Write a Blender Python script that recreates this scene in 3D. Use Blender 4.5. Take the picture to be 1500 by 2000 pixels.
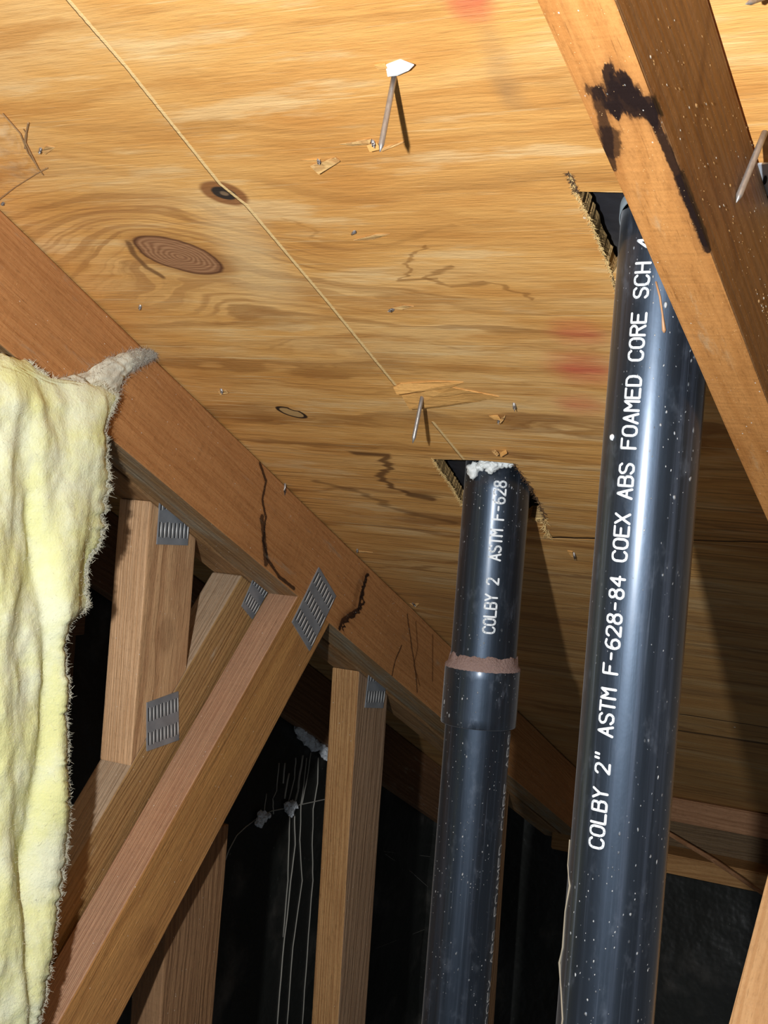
import bpy, bmesh, math, random
from mathutils import Vector, Matrix, noise
from mathutils.geometry import delaunay_2d_cdt

for o in list(bpy.data.objects):
    bpy.data.objects.remove(o)
SC = bpy.context.scene
COL = SC.collection
random.seed(7)

# ------------------------------------------------------------------ camera, light, exposure
FPX = 2700.0                                   # focal length in pixels of the 1500x2000 frame
ROLL, PITCH, YAW, SLOPE = 0.078131, -0.0148445, 0.5142751, 0.4323465
RH = 0.494                                     # distance from the lens to the roof deck (along its normal)
cy, sy = math.cos(YAW), math.sin(YAW)
FW = Vector((-sy * math.cos(PITCH), cy * math.cos(PITCH), math.sin(PITCH)))
RT0 = Vector((cy, sy, 0)); UP0 = RT0.cross(FW)
RT = RT0 * math.cos(ROLL) + UP0 * math.sin(ROLL)
UP = -RT0 * math.sin(ROLL) + UP0 * math.cos(ROLL)
cam_d = bpy.data.cameras.new('camera'); cam = bpy.data.objects.new('camera', cam_d); COL.objects.link(cam)
cam_d.sensor_fit = 'VERTICAL'; cam_d.sensor_height = 32.0; cam_d.lens = FPX / 2000 * 32.0
cam_d.clip_start = 0.02; cam_d.clip_end = 50
cam.matrix_world = Matrix(((RT.x, UP.x, -FW.x, 0), (RT.y, UP.y, -FW.y, 0), (RT.z, UP.z, -FW.z, 0), (0, 0, 0, 1)))
SC.camera = cam

ld = bpy.data.lights.new('flashlight', 'POINT'); ld.energy = 17.0; ld.shadow_soft_size = 0.009
ld.color = (0.95, 0.97, 1.0)
lo = bpy.data.objects.new('flashlight', ld); COL.objects.link(lo); lo.location = (-0.182, -0.009, 0.018)
W = bpy.data.worlds.new('world'); SC.world = W; W.use_nodes = True
W.node_tree.nodes['Background'].inputs[0].default_value = (0.8, 0.9, 1.0, 1)
W.node_tree.nodes['Background'].inputs[1].default_value = 0.035
vs = SC.view_settings
vs.view_transform = 'Standard'; vs.look = 'None'; vs.gamma = 1.0; vs.use_curve_mapping = False
vs.exposure = 1.4

# ------------------------------------------------------------------ measuring helpers
NR = Vector((0, math.sin(SLOPE), math.cos(SLOPE)))          # roof normal (up and out)
DN = Vector((0, math.cos(SLOPE), -math.sin(SLOPE)))         # straight down the roof
RO = NR * RH
ROOFM = Matrix(((1, 0, 0, RO.x), (0, DN.y, NR.y, RO.y), (0, DN.z, NR.z, RO.z), (0, 0, 0, 1)))
def ray(x, y): return FW + RT * ((x - 750) / FPX) - UP * ((y - 1000) / FPX)
def on(x, y, o=0.0):
    d = ray(x, y); return d * ((RH - o) / NR.dot(d))
def onx(x, y, X):
    d = ray(x, y); return d * (X / d.x)
def ony(x, y, Y):
    d = ray(x, y); return d * (Y / d.y)
def uv(x, y):
    P = on(x, y); return (P.x, P.dot(DN))
def yz(x, y, X):
    P = onx(x, y, X); return (P.y, P.z)
def R(u, v, w=0.0): return RO + Vector((u, 0, 0)) + DN * v + NR * w

# ------------------------------------------------------------------ object helpers
def link(name, me, mat=None, parent=None, matrix=None):
    o = bpy.data.objects.new(name, me); COL.objects.link(o)
    if mat is not None:
        for m in (mat if isinstance(mat, (list, tuple)) else [mat]): me.materials.append(m)
    M = matrix or Matrix.Identity(4)
    if parent is not None:
        o.parent = parent
        if parent.type == 'EMPTY': M = Matrix.Translation(-parent.location) @ M
    o.matrix_local = M
    return o
def bm_obj(name, bm, mat=None, parent=None, matrix=None, smooth=False):
    me = bpy.data.meshes.new(name)
    bmesh.ops.recalc_face_normals(bm, faces=bm.faces)
    if smooth:
        for f in bm.faces: f.smooth = True
    bm.to_mesh(me); bm.free()
    return link(name, me, mat, parent, matrix)
def tag(o, label=None, cat=None, group=None, kind=None):
    if label: o['label'] = label
    if cat: o['category'] = cat
    if group: o['group'] = group
    if kind: o['kind'] = kind
    return o
def thing(name, loc, label, cat, group=None):
    o = bpy.data.objects.new(name, None); COL.objects.link(o); o.location = loc; o.empty_display_size = 0.02
    return tag(o, label, cat, group)
def tube_bm(bm, pts, radii, n=8, cap=True, mi=0):
    pts = [Vector(p) for p in pts]
    rings = []
    ref = Vector((0.31, 0.2, 0.93))
    for i, p in enumerate(pts):
        t = (pts[min(i + 1, len(pts) - 1)] - pts[max(i - 1, 0)]).normalized()
        a = t.cross(ref)
        if a.length < 0.05: a = t.cross(Vector((1, 0, 0)))
        a.normalize(); b = t.cross(a)
        r = radii[i] if isinstance(radii, (list, tuple)) else radii
        rings.append([bm.verts.new(p + a * (r * math.cos(2 * math.pi * k / n)) + b * (r * math.sin(2 * math.pi * k / n))) for k in range(n)])
    for i in range(len(rings) - 1):
        for k in range(n):
            f = bm.faces.new((rings[i][k], rings[i][(k + 1) % n], rings[i + 1][(k + 1) % n], rings[i + 1][k])); f.material_index = mi
    if cap:
        for rg in (rings[0], rings[-1]):
            f = bm.faces.new(rg); f.material_index = mi
def subdiv_long(pts, step):
    out = []
    for i, p in enumerate(pts):
        q = pts[(i + 1) % len(pts)]
        n = max(1, int(math.dist(p, q) / step))
        out += [(p[0] + (q[0] - p[0]) * k / n, p[1] + (q[1] - p[1]) * k / n) for k in range(n)]
    return out
def member(name, pts, x0, x1, g, mat, parent, jit=0.0006, bev=0.0016, mat2=None):
    """a sawn timber: outline pts in the (Y,Z) plane, between x0 and x1; g = grain direction (y,z). Local x runs with the grain."""
    gl = math.hypot(*g); gy, gz = g[0] / gl, g[1] / gl
    c = (sum(p[0] for p in pts) / len(pts), sum(p[1] for p in pts) / len(pts)); xm = (x0 + x1) / 2
    M = Matrix(((0, 0, 1, xm), (gy, -gz, 0, c[0]), (gz, gy, 0, c[1]), (0, 0, 0, 1)))
    ou = subdiv_long(pts, 0.05)
    bm = bmesh.new(); h = abs(x1 - x0) / 2
    lo_, hi_ = [], []
    for (y, z) in ou:
        dy, dz = y - c[0], z - c[1]
        lx, ly = dy * gy + dz * gz, -dy * gz + dz * gy
        for s, L in ((-1, lo_), (1, hi_)):
            nv = noise.noise_vector(Vector((lx * 9, ly * 9 + s, xm * 31))) * jit
            L.append(bm.verts.new((lx, ly + nv.y, s * h + nv.z)))
    n = len(ou)
    bm.faces.new(hi_); bm.faces.new(lo_[::-1])
    for i in range(n): bm.faces.new((lo_[i], lo_[(i + 1) % n], hi_[(i + 1) % n], hi_[i]))
    bmesh.ops.recalc_face_normals(bm, faces=bm.faces)
    ed = [e for e in bm.edges if e.calc_face_angle(0) > 0.5]
    bmesh.ops.bevel(bm, geom=ed, offset=bev, segments=2, affect='EDGES', profile=0.6)
    if mat2 is not None:                                               # the narrow sawn edges take a material of their own
        bm.normal_update()
        for f in bm.faces:
            if abs(f.normal.z) < 0.6: f.material_index = 1
        mat = [mat, mat2]
    return bm_obj(name, bm, mat, parent, M), M

# ------------------------------------------------------------------ shader expression language
class S:
    def __init__(s, t, k): s.t = t; s.k = k
    def m(s, op, b=None, c=None, clamp=False):
        n = s.t.nodes.new('ShaderNodeMath'); n.operation = op; n.use_clamp = clamp
        for i, v in enumerate((s, b, c)):
            if v is None: continue
            if isinstance(v, S): s.t.links.new(v.k, n.inputs[i])
            else: n.inputs[i].default_value = v
        return S(s.t, n.outputs[0])
    def __add__(s, o): return s.m('ADD', o)
    __radd__ = __add__
    def __mul__(s, o): return s.m('MULTIPLY', o)
    __rmul__ = __mul__
    def __sub__(s, o): return s.m('SUBTRACT', o)
    def __rsub__(s, o): return (s * -1.0) + o
    def __truediv__(s, o): return s.m('DIVIDE', o)
    def abs(s): return s.m('ABSOLUTE')
    def exp(s): return s.m('EXPONENT')
    def sin(s): return s.m('SINE')
    def sqrt(s): return s.m('SQRT')
    def max(s, o): return s.m('MAXIMUM', o)
    def min(s, o): return s.m('MINIMUM', o)
    def pow(s, o): return s.m('POWER', o)
    def step(s, a, b):                     # smoothstep from a (0) to b (1)
        n = s.t.nodes.new('ShaderNodeMapRange'); n.interpolation_type = 'SMOOTHSTEP'
        s.t.links.new(s.k, n.inputs[0])
        if a < b: n.inputs[1].default_value = a; n.inputs[2].default_value = b
        else: n.inputs[1].default_value = b; n.inputs[2].default_value = a; n.inputs[3].default_value = 1; n.inputs[4].default_value = 0
        return S(s.t, n.outputs[0])
class Mat:
    def __init__(s, name, rough=0.6, spec=0.3):
        s.mat = bpy.data.materials.new(name); s.mat.use_nodes = True
        s.t = s.mat.node_tree; s.b = s.t.nodes['Principled BSDF']
        s.b.inputs['Roughness'].default_value = rough; s.b.inputs['Specular IOR Level'].default_value = spec
        tc = s.t.nodes.new('ShaderNodeTexCoord'); s.p = tc.outputs['Object']
        sx = s.t.nodes.new('ShaderNodeSeparateXYZ'); s.t.links.new(s.p, sx.inputs[0])
        s.x, s.y, s.z = (S(s.t, sx.outputs[i]) for i in range(3))
        s.norm = None
    def v(s, x, y, z):
        n = s.t.nodes.new('ShaderNodeCombineXYZ')
        for i, q in enumerate((x, y, z)):
            if isinstance(q, S): s.t.links.new(q.k, n.inputs[i])
            else: n.inputs[i].default_value = q
        return n.outputs[0]
    def noise(s, vec, scale=1.0, detail=2.0, rough=0.5, dim='3D', dist=0.0):
        n = s.t.nodes.new('ShaderNodeTexNoise'); n.noise_dimensions = dim
        n.inputs['Scale'].default_value = scale; n.inputs['Detail'].default_value = detail
        n.inputs['Roughness'].default_value = rough; n.inputs['Distortion'].default_value = dist
        if dim == '1D': s.t.links.new(vec.k, n.inputs['W'])
        else: s.t.links.new(vec, n.inputs['Vector'])
        return S(s.t, n.outputs[0])
    def voro(s, vec, scale, feature='F1', rnd=1.0):
        n = s.t.nodes.new('ShaderNodeTexVoronoi'); n.feature = feature
        n.inputs['Scale'].default_value = scale; n.inputs['Randomness'].default_value = rnd
        s.t.links.new(vec, n.inputs['Vector'])
        c = s.t.nodes.new('ShaderNodeSeparateXYZ'); s.t.links.new(n.outputs['Color'], c.inputs[0])
        return S(s.t, n.outputs['Distance']), S(s.t, c.outputs[0])
    def rgb(s, c):
        n = s.t.nodes.new('ShaderNodeRGB'); n.outputs[0].default_value = (*c, 1); return n.outputs[0]
    def mix(s, f, a, b, mode='MIX'):
        n = s.t.nodes.new('ShaderNodeMix'); n.data_type = 'RGBA'; n.blend_type = mode; n.clamp_factor = True
        if isinstance(f, S): s.t.links.new(f.k, n.inputs[0])
        else: n.inputs[0].default_value = f
        for i, c in ((6, a), (7, b)):
            if isinstance(c, tuple): n.inputs[i].default_value = (*c, 1)
            else: s.t.links.new(c, n.inputs[i])
        return n.outputs[2]
    def ramp(s, f, stops):
        n = s.t.nodes.new('ShaderNodeValToRGB'); s.t.links.new(f.k, n.inputs[0]); e = n.color_ramp.elements
        while len(e) < len(stops): e.new(0.5)
        for el, (p, c) in zip(e, stops): el.position = p; el.color = (*c, 1)
        return n.outputs[0]
    def segdist(s, vec, a, b):
        def vm(op, x, y=None, sc=None):
            n = s.t.nodes.new('ShaderNodeVectorMath'); n.operation = op
            for i, q in ((0, x), (1, y)):
                if q is None: continue
                if isinstance(q, Vector): n.inputs[i].default_value = q
                else: s.t.links.new(q, n.inputs[i])
            if sc is not None: s.t.links.new(sc.k, n.inputs[3])
            return n
        ba = b - a
        pa = vm('SUBTRACT', vec, a).outputs[0]
        d = S(s.t, vm('DOT_PRODUCT', pa, ba).outputs['Value']).m('DIVIDE', max(ba.length_squared, 1e-9), clamp=True)
        q = vm('SCALE', ba.copy(), None, d).outputs[0]
        return S(s.t, vm('LENGTH', vm('SUBTRACT', pa, q).outputs[0]).outputs['Value'])
    def warp(s, amp, scale, detail=3.0, st=(1, 1, 1)):
        """object coordinates shaken by noise"""
        vec = s.v(s.x * st[0], s.y * st[1], s.z * st[2])
        n = s.t.nodes.new('ShaderNodeTexNoise'); n.inputs['Scale'].default_value = scale; n.inputs['Detail'].default_value = detail
        s.t.links.new(vec, n.inputs['Vector'])
        a = s.t.nodes.new('ShaderNodeVectorMath'); a.operation = 'SUBTRACT'; s.t.links.new(n.outputs['Color'], a.inputs[0]); a.inputs[1].default_value = (0.5,) * 3
        m = s.t.nodes.new('ShaderNodeVectorMath'); m.operation = 'MULTIPLY_ADD'
        s.t.links.new(a.outputs[0], m.inputs[0]); m.inputs[1].default_value = (amp,) * 3 if not isinstance(amp, tuple) else amp
        s.t.links.new(s.p, m.inputs[2]); return m.outputs[0]
    def color(s, c):
        if isinstance(c, tuple): s.b.inputs['Base Color'].default_value = (*c, 1)
        else: s.t.links.new(c, s.b.inputs['Base Color'])
    def rough(s, r): s.t.links.new(r.k, s.b.inputs['Roughness'])
    def bump(s, h, dist, strength=1.0):
        n = s.t.nodes.new('ShaderNodeBump'); n.inputs['Distance'].default_value = dist; n.inputs['Strength'].default_value = strength
        s.t.links.new(h.k, n.inputs['Height'])
        if s.norm: s.t.links.new(s.norm, n.inputs['Normal'])
        s.norm = n.outputs[0]; s.t.links.new(s.norm, s.b.inputs['Normal'])
def simple(name, c, rough=0.6, metal=0.0, spec=0.4):
    m = Mat(name, rough, spec); m.color(c); m.b.inputs['Metallic'].default_value = metal; return m.mat

def timber(name, light, dark, pith=(0.05, 0.03), freq=900, seed=0.0, contrast=0.75, wav=0.010, specks=0.0, dust=0.0,
           stains=(), grey=0.0, knots=(), rough=0.62, saw=0.3, dustc=(0.42, 0.40, 0.33), spec=0.3):
    """sawn softwood, rings about a pith line running with local x; stains = [(points, half width, strength, sharp)] in local coordinates"""
    m = Mat(name, rough, spec)
    low = m.noise(m.v(m.x * 1.0 + seed, m.y * 3.0, m.z * 3.0), 4.0, 3.0)
    mid = m.noise(m.v(m.x * 3.0 + seed, m.y * 12.0, m.z * 12.0), 3.0, 2.0)
    yy = m.y - pith[0] + (low - 0.5) * (wav * 4); zz = m.z - pith[1] + (mid - 0.5) * wav
    for (kx, ky, kr) in knots:
        ex = (m.x - kx) * (0.5 / kr); ey = (m.y - ky) * (1.0 / kr); e2 = (ex * ex + ey * ey).max(1.0)
        yy = yy - (m.y - ky) / e2 * 0.8
    r = (yy * yy + zz * zz).sqrt()
    ring = m.noise(r * freq, 0.5, 1.0, dim='1D').step(0.36, 0.66)
    fib = m.noise(m.v(m.x * 14.0 + seed, m.y * 420.0, m.z * 420.0), 1.0, 3.0, 0.6)
    blot = m.noise(m.v(m.x * 5.0, m.y * 14.0 + seed, m.z * 14.0), 1.6, 4.0, 0.6)
    mot = m.noise(m.v(m.x * 120.0 + seed, m.y * 330.0, m.z * 330.0), 1.0, 3.0, 0.7)
    str_ = m.noise(m.v(m.x * 9.0, m.y * 190.0 + m.x * 3.0, m.z * 190.0 + seed), 1.0, 3.0, 0.6)
    c = m.mix(ring * contrast * 0.8 + (fib - 0.5) * 0.9 + (str_ - 0.5) * 0.9, light, dark)
    c = m.mix((mot - 0.52) * 1.6, c, tuple(q * 0.45 for q in dark))
    c = m.mix(mot.step(0.36, 0.22) * 0.35, c, tuple(min(1.0, q * 1.25) for q in light))
    c = m.mix((blot - 0.35) * 0.9, c, tuple(q * 0.62 for q in dark))
    if grey: c = m.mix((low - 0.3) * grey * 2.2, c, (0.23, 0.19, 0.15))
    pore = m.noise(m.v(m.x * 60.0, m.y * 900.0, m.z * 900.0 + seed), 1.0, 1.0).step(0.66, 0.78)
    c = m.mix(pore * 0.45, c, tuple(q * 0.4 for q in dark))
    for (kx, ky, kr) in knots:
        ex = (m.x - kx) * (0.7 / kr); ey = (m.y - ky) * (1.0 / kr); e = (ex * ex + ey * ey).sqrt() + (blot - 0.5) * 0.6
        c = m.mix(e.step(1.1, 0.5) * 0.4, c, tuple(q * 0.6 for q in dark))
    marks = []
    for (pts, hw, st, sharp) in stains:
        sp_ = 0.003 + hw * 1.0 if sharp < 2 else 0.030
        wv = m.warp((sp_, 0.0025 + hw * 0.7 if sharp < 2 else 0.004, 0.002), 70.0 if sharp < 2 else 170.0, 4.0, (0.5, 1, 1) if sharp < 2 else (0.12, 1.2, 1.2))
        d = None
        for a, b in zip(pts[:-1], pts[1:]):
            q = m.segdist(wv, Vector(a), Vector(b)); d = q if d is None else d.min(q)
        c = m.mix(d.step(hw * 4.0, hw) * (0.22 * st), c, (0.16, 0.06, 0.02))
        marks.append((d / (mot * 1.7 + blot * 0.9 + 0.05), hw, st, sharp))
    for (d, hw, st, sharp) in marks:
        f = d.step(hw * 1.3, hw * (0.8 if sharp else 0.1)) * st
        c = m.mix(f, c, (0.012, 0.005, 0.004) if st > 0.6 else (0.09, 0.032, 0.010))
    if dust:
        dn = m.noise(m.v(m.x * 6.0, m.y * 30.0, m.z * 30.0), 2.0, 5.0, 0.7)
        c = m.mix(dn.step(0.62 - 0.3 * dust, 0.8) * 0.8, c, dustc)
    if specks:
        for sc_, th, colr in ((900.0, 0.985 - 0.05 * specks, (0.80, 0.52, 0.24)), (420.0, 0.992 - 0.02 * specks, (0.75, 0.72, 0.64))):
            d, cr = m.voro(m.v(m.x, m.y * 1.5, m.z * 1.5), sc_)
            c = m.mix(d.step(0.30, 0.16) * cr.step(th, th + 0.01), c, colr)
    m.color(c)
    m.bump(fib * 0.6 + ring * -0.25 + blot * 0.3 + mot * 0.35 + str_ * 0.5, 0.0018, 0.7)
    sw = m.noise(m.v(m.x * 300.0, m.y * 25.0 + m.x * 40.0, m.z * 25.0), 1.0, 1.0)
    m.bump(sw, 0.0008, saw)
    return m.mat

# ------------------------------------------------------------------ roof deck material
def K(px, py, rx, ry, rot=0.0): u, v = uv(px, py); return (u, v, rx, ry, rot)
KN = [K(350, 500, 0.034, 0.0215, 0.42), K(438, 378, 0.0115, 0.0085, 0.35), K(570, 806, 0.015, 0.0085, 0.5), K(1600, 900, 0.01, 0.006)]
def deck_material():
    m = Mat('plywood_veneer', 0.58, 0.3)
    u, v = m.x, m.y
    n_low = m.noise(m.v(u * 1.6, v * 5.0, 0.3), 1.6, 3.0, 0.55)
    n_mid = m.noise(m.v(u * 7.0, v * 26.0, 3.1), 1.4, 3.0, 0.55)
    Wf = v + (n_low - 0.5) * 0.11 + (n_mid - 0.5) * 0.012
    inside = None; kcol = []
    for i, (ku, kv, rx, ry, rot) in enumerate(KN[:3]):
        du, dv = u - ku, v - kv
        c_, s_ = math.cos(rot), math.sin(rot)
        a = du * c_ + dv * s_; b = dv * c_ - du * s_
        wob = (n_mid - 0.5) * 0.5
        e2 = (a / rx) * (a / rx) + (b / ry) * (b / ry)
        Wf = Wf - dv / (e2.max(1.0)) * 0.9 + ((e2 * (-0.085)).exp()) * (0.060 if i == 0 else 0.008)
        kcol.append((e2.sqrt() + wob, a, b))
    g1 = m.noise(Wf * 46.0 + (n_mid - 0.5) * 1.4, 1.0, 2.0, 0.55, dim='1D')
    g2 = m.noise(Wf * 250.0 + (n_mid * 6.0), 1.0, 2.0, 0.6, dim='1D')
    fib = m.noise(m.v(u * 22.0, v * 520.0, 1.0), 1.0, 4.0, 0.65)
    fuzz = m.noise(m.v(u * 60.0 - v * 25.0, v * 330.0, 4.0), 1.0, 3.0, 0.6)
    zone = v.step(0.55, 0.95)                                   # the lower veneer shows darker, tighter figure
    kd = kcol[0][0].step(5.0, 1.5)
    amt = (zone * 0.45 + 0.30 + kd * 0.35)
    patch = m.noise(m.v(u * 5.0, v * 9.0, 8.0), 1.5, 2.0).step(0.35, 0.65) * 0.8 + 0.3
    streak = (g1.step(0.50, 0.70)) * amt * patch + (g2.step(0.5, 0.8)) * (amt * 0.35)
    base = m.ramp(n_low * 0.6 + n_mid * 0.4, [(0.32, (0.66, 0.30, 0.075)), (0.50, (0.78, 0.41, 0.12)), (0.68, (0.86, 0.54, 0.22))])
    pt = m.noise(m.v(u * 6.0 - v * 3.0, v * 34.0, 5.0), 1.3, 4.0, 0.6)
    base = m.mix(pt.step(0.50, 0.66) * 0.65, base, (0.60, 0.27, 0.065))
    base = m.mix(pt.step(0.46, 0.32) * 0.5, base, (0.92, 0.66, 0.33))
    c = m.mix(streak * 0.85, base, (0.28, 0.11, 0.026))
    c = m.mix((fib - 0.45) * 1.1, c, (0.36, 0.16, 0.042))
    c = m.mix(fib.step(0.62, 0.8) * 0.35, c, (0.90, 0.70, 0.38))
    kr = m.noise(Wf * 120.0, 1.0, 1.0, 0.5, dim='1D').step(0.47, 0.60)
    c = m.mix(kr * kcol[0][0].step(7.0, 1.6) * 0.6, c, (0.40, 0.18, 0.055))
    # pale sapwood beside the large knot
    pk = m.segdist(m.warp(0.02, 20.0), Vector((*uv(440, 420), 0)), Vector((*uv(520, 560), 0)))
    c = m.mix(pk.step(0.040, 0.004) * 0.45 * (pt + 0.3), c, (0.90, 0.68, 0.36))
    l1 = m.noise(m.v(u * 5.0, v * 430.0, 12.0), 1.0, 2.0, 0.5); l2 = m.noise(m.v(u * 8.0 + v * 6.0, v * 240.0, 21.0), 1.0, 4.0, 0.65)
    c = m.mix(l1.step(0.64, 0.72) * (zone * 0.45 + 0.15), c, (0.95, 0.74, 0.40))
    c = m.mix(l2.step(0.60, 0.74) * (zone * 0.35 + 0.22), c, (0.30, 0.12, 0.028))
    c = m.mix(l2.step(0.40, 0.28) * 0.35, c, (0.95, 0.72, 0.38))
    # weathered grey-brown towards the eave
    gz = m.noise(m.v(u * 3.0, v * 12.0, 7.0), 1.5, 3.0)
    c = m.mix(v.step(0.95, 1.5) * (gz * 0.6 + 0.2), c, (0.25, 0.15, 0.065))
    ln = m.noise(m.v(u * 4.0, v * 300.0, 2.0), 1.0, 3.0, 0.6)
    c = m.mix(v.step(0.86, 1.02) * ln.step(0.50, 0.68) * 0.6, c, (0.15, 0.065, 0.018))
    # brown jagged water line left of the small opening
    jag = m.warp((0.05, 0.006, 0.0), 90.0, 3.0, (0.15, 1, 1))
    def line(pts, hw, st, col, wv=jag, soft=0.25):
        nonlocal c
        d = None
        P = [Vector((*uv(*q), 0)) for q in pts]
        for a, b in zip(P[:-1], P[1:]):
            q = m.segdist(wv, a, b); d = q if d is None else d.min(q)
        c = m.mix(d.step(hw, hw * soft) * st, c, col)
        return d
    line([(170, 440), (230, 405), (320, 395)], 0.020, 0.30, (0.46, 0.21, 0.07), soft=0.1)
    line([(690, 885), (765, 890), (745, 935), (800, 965), (850, 975)], 0.007, 0.85, (0.13, 0.055, 0.018))
    line([(620, 940), (700, 960), (790, 1000), (880, 1020)], 0.007, 0.5, (0.12, 0.05, 0.016))
    line([(830, 480), (770, 548), (850, 545)], 0.0022, 0.55, (0.26, 0.10, 0.022))
    line([(900, 520), (815, 540), (880, 560), (960, 552), (1060, 585)], 0.0022, 0.55, (0.26, 0.10, 0.022))
    line([(560, 430), (640, 470), (760, 480), (880, 440)], 0.003, 0.35, (0.36, 0.16, 0.04))
    line([(60, 745), (180, 690), (330, 700), (480, 780)], 0.003, 0.0, (0.36, 0.16, 0.04))
    # knots
    for i, (e, a, b) in enumerate(kcol):
        if i == 0:
            rings = (e * 46.0 + n_mid * 5.0).sin() * 0.5 + 0.5
            kc = m.mix(rings * 0.7, (0.42, 0.215, 0.105), (0.20, 0.080, 0.034))
            c = m.mix(e.step(1.55, 1.05) * 0.6, c, (0.38, 0.17, 0.05))
            c = m.mix(e.step(1.10, 1.0), c, (0.12, 0.045, 0.02))
            c = m.mix(e.step(1.0, 0.93), c, kc)
        elif i == 1:
            c = m.mix(e.step(1.75, 1.35) * 0.9, c, (0.26, 0.095, 0.03))
            c = m.mix(e.step(0.95, 0.75), c, (0.03, 0.022, 0.02))
            c = m.mix(e.step(0.42, 0.25) * 0.8, c, (0.25, 0.16, 0.09))
        else:
            nu, nv_ = uv(580, 797)
            en = (((u - nu) * (1 / 0.010)) * ((u - nu) * (1 / 0.010)) + ((v - nv_) * (1 / 0.0058)) * ((v - nv_) * (1 / 0.0058))).sqrt()
            e = e.max(1.95 - en)
            c = m.mix(e.step(1.12, 1.0), c, (0.025, 0.015, 0.01))
            c = m.mix(e.step(0.86, 0.76), c, m.mix(fuzz, (0.62, 0.40, 0.16), (0.38, 0.22, 0.09)))
    # dark crescent left of the large knot
    line([(250, 474), (262, 497), (286, 522), (316, 540)], 0.0042, 0.8, (0.15, 0.065, 0.025), wv=m.warp(0.003, 60.0))
    # red lumber spray marks and a grey smudge
    rn = m.noise(m.v(u * 20.0, v * 90.0, 9.0), 1.0, 3.0)
    for (q, rr, st) in (((1115, 650), 0.026, 0.5), ((1125, 720), 0.034, 0.65), ((1120, 790), 0.024, 0.45), ((905, 5), 0.016, 0.65), ((915, 25), 0.014, 0.4)):
        d = m.segdist(m.warp(0.008, 60.0), Vector((*uv(*q), 0)), Vector((*uv(q[0] + 25, q[1]), 0)))
        c = m.mix(d.step(rr, 0.0) * st * (rn + 0.35), c, (0.62, 0.06, 0.055))
    for q, q2 in (((960, 70), (985, 180)), ((1240 - 240, 175), (1005, 200))):
        d = m.segdist(m.warp(0.01, 70.0), Vector((*uv(*q), 0)), Vector((*uv(*q2), 0)))
        c = m.mix(d.step(0.012, 0.0) * 0.25, c, (0.26, 0.17, 0.09))
    # board joints near the eave
    wj = m.warp((0.0, 0.004, 0.0), 40.0, 3.0, (1, 0.2, 1))
    js = None
    for (q, q2, hw, st) in (((1080, 1050), (1640, 1062), 0.0016, 0.95), ((1150, 1368), (1640, 1442), 0.0022, 0.9), ((1150, 1400), (1640, 1475), 0.0050, 0.75)):
        d = m.segdist(wj, Vector((*uv(*q), 0)), Vector((*uv(*q2), 0)))
        c = m.mix(d.step(hw, hw * 0.3) * st, c, (0.025, 0.014, 0.006))
        js = d if js is None else js.min(d)
    # pale snapped line running down the panel
    cw = m.warp(0.0012, 300.0, 3.0)
    d = None
    L = [(100, -40), (133, 0), (250, 135), (430, 360), (480, 400), (640, 590), (772, 752)]
    P = [Vector((*uv(*q), 0)) for q in L]
    for a, b in zip(P[:-1], P[1:]):
        q = m.segdist(cw, a, b); d = q if d is None else d.min(q)
    q = m.segdist(cw, Vector((*uv(846, 825), 0)), Vector((*uv(906, 898), 0)))
    d = d.min(q)
    cl = d.step(0.0019, 0.0010)
    c = m.mix(cl * (fuzz.step(0.25, 0.5) * 0.5 + 0.45), c, (0.86, 0.60, 0.27))
    # fine white paint dots
    dv_, cr = m.voro(m.v(u, v, 0.0), 22.0)
    c = m.mix(dv_.step(0.035, 0.022) * cr.step(0.80, 0.81), c, (0.9, 0.88, 0.8))
    m.color(c)
    m.bump(g1 * 0.4 + fib * 0.7, 0.0013, 0.55)
    m.bump(fuzz * (1.0 - zone * 0.3), 0.0012, 0.40)
    m.bump(cl, 0.0012, 0.8)
    m.bump(js.step(0.0, 0.003), 0.002, 0.8)
    return m.mat
M_DECK = deck_material()
def felt_material(name, dusty=0.3, gloss=0.42, col=(0.012, 0.012, 0.014)):
    m = Mat(name, gloss, 0.4)
    a = m.noise(m.p, 9.0, 4.0, 0.6); b = m.noise(m.p, 180.0, 3.0, 0.6)
    c = m.mix(a.step(0.52, 0.8) * dusty, col, (0.11, 0.10, 0.085))  # broad grey patches: dust on the felt, painted sheen on the wall paper
    c = m.mix(b.step(0.68, 0.8) * dusty * 0.6, c, (0.25, 0.24, 0.22))
    m.color(c); m.rough(a * 0.5 + (gloss - 0.22)); m.bump(a, 0.02, 0.5); m.bump(b, 0.0008, 0.3); return m.mat
M_FELT = felt_material('asphalt_felt', 0.6, 0.5, (0.022, 0.022, 0.026))
M_PAPER = felt_material('black_building_paper', 0.9, 0.40, (0.022, 0.023, 0.020))  # dim grey reflections of the paper are painted into its colour
M_EDGE = None
def edge_material():
    m = Mat('cut_plywood_edge', 0.8, 0.1)
    n = m.noise(m.v(m.x * 500, m.y * 500, m.z * 90), 1.0, 3.0)
    l = (m.z * 2100.0).sin() * 0.5 + 0.5
    c = m.mix(n, (0.68, 0.46, 0.19), (0.26, 0.15, 0.06)); c = m.mix(l * 0.4, c, (0.10, 0.06, 0.03))
    m.color(c); m.bump(n, 0.003, 0.9); return m.mat
M_EDGE = edge_material()

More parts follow.
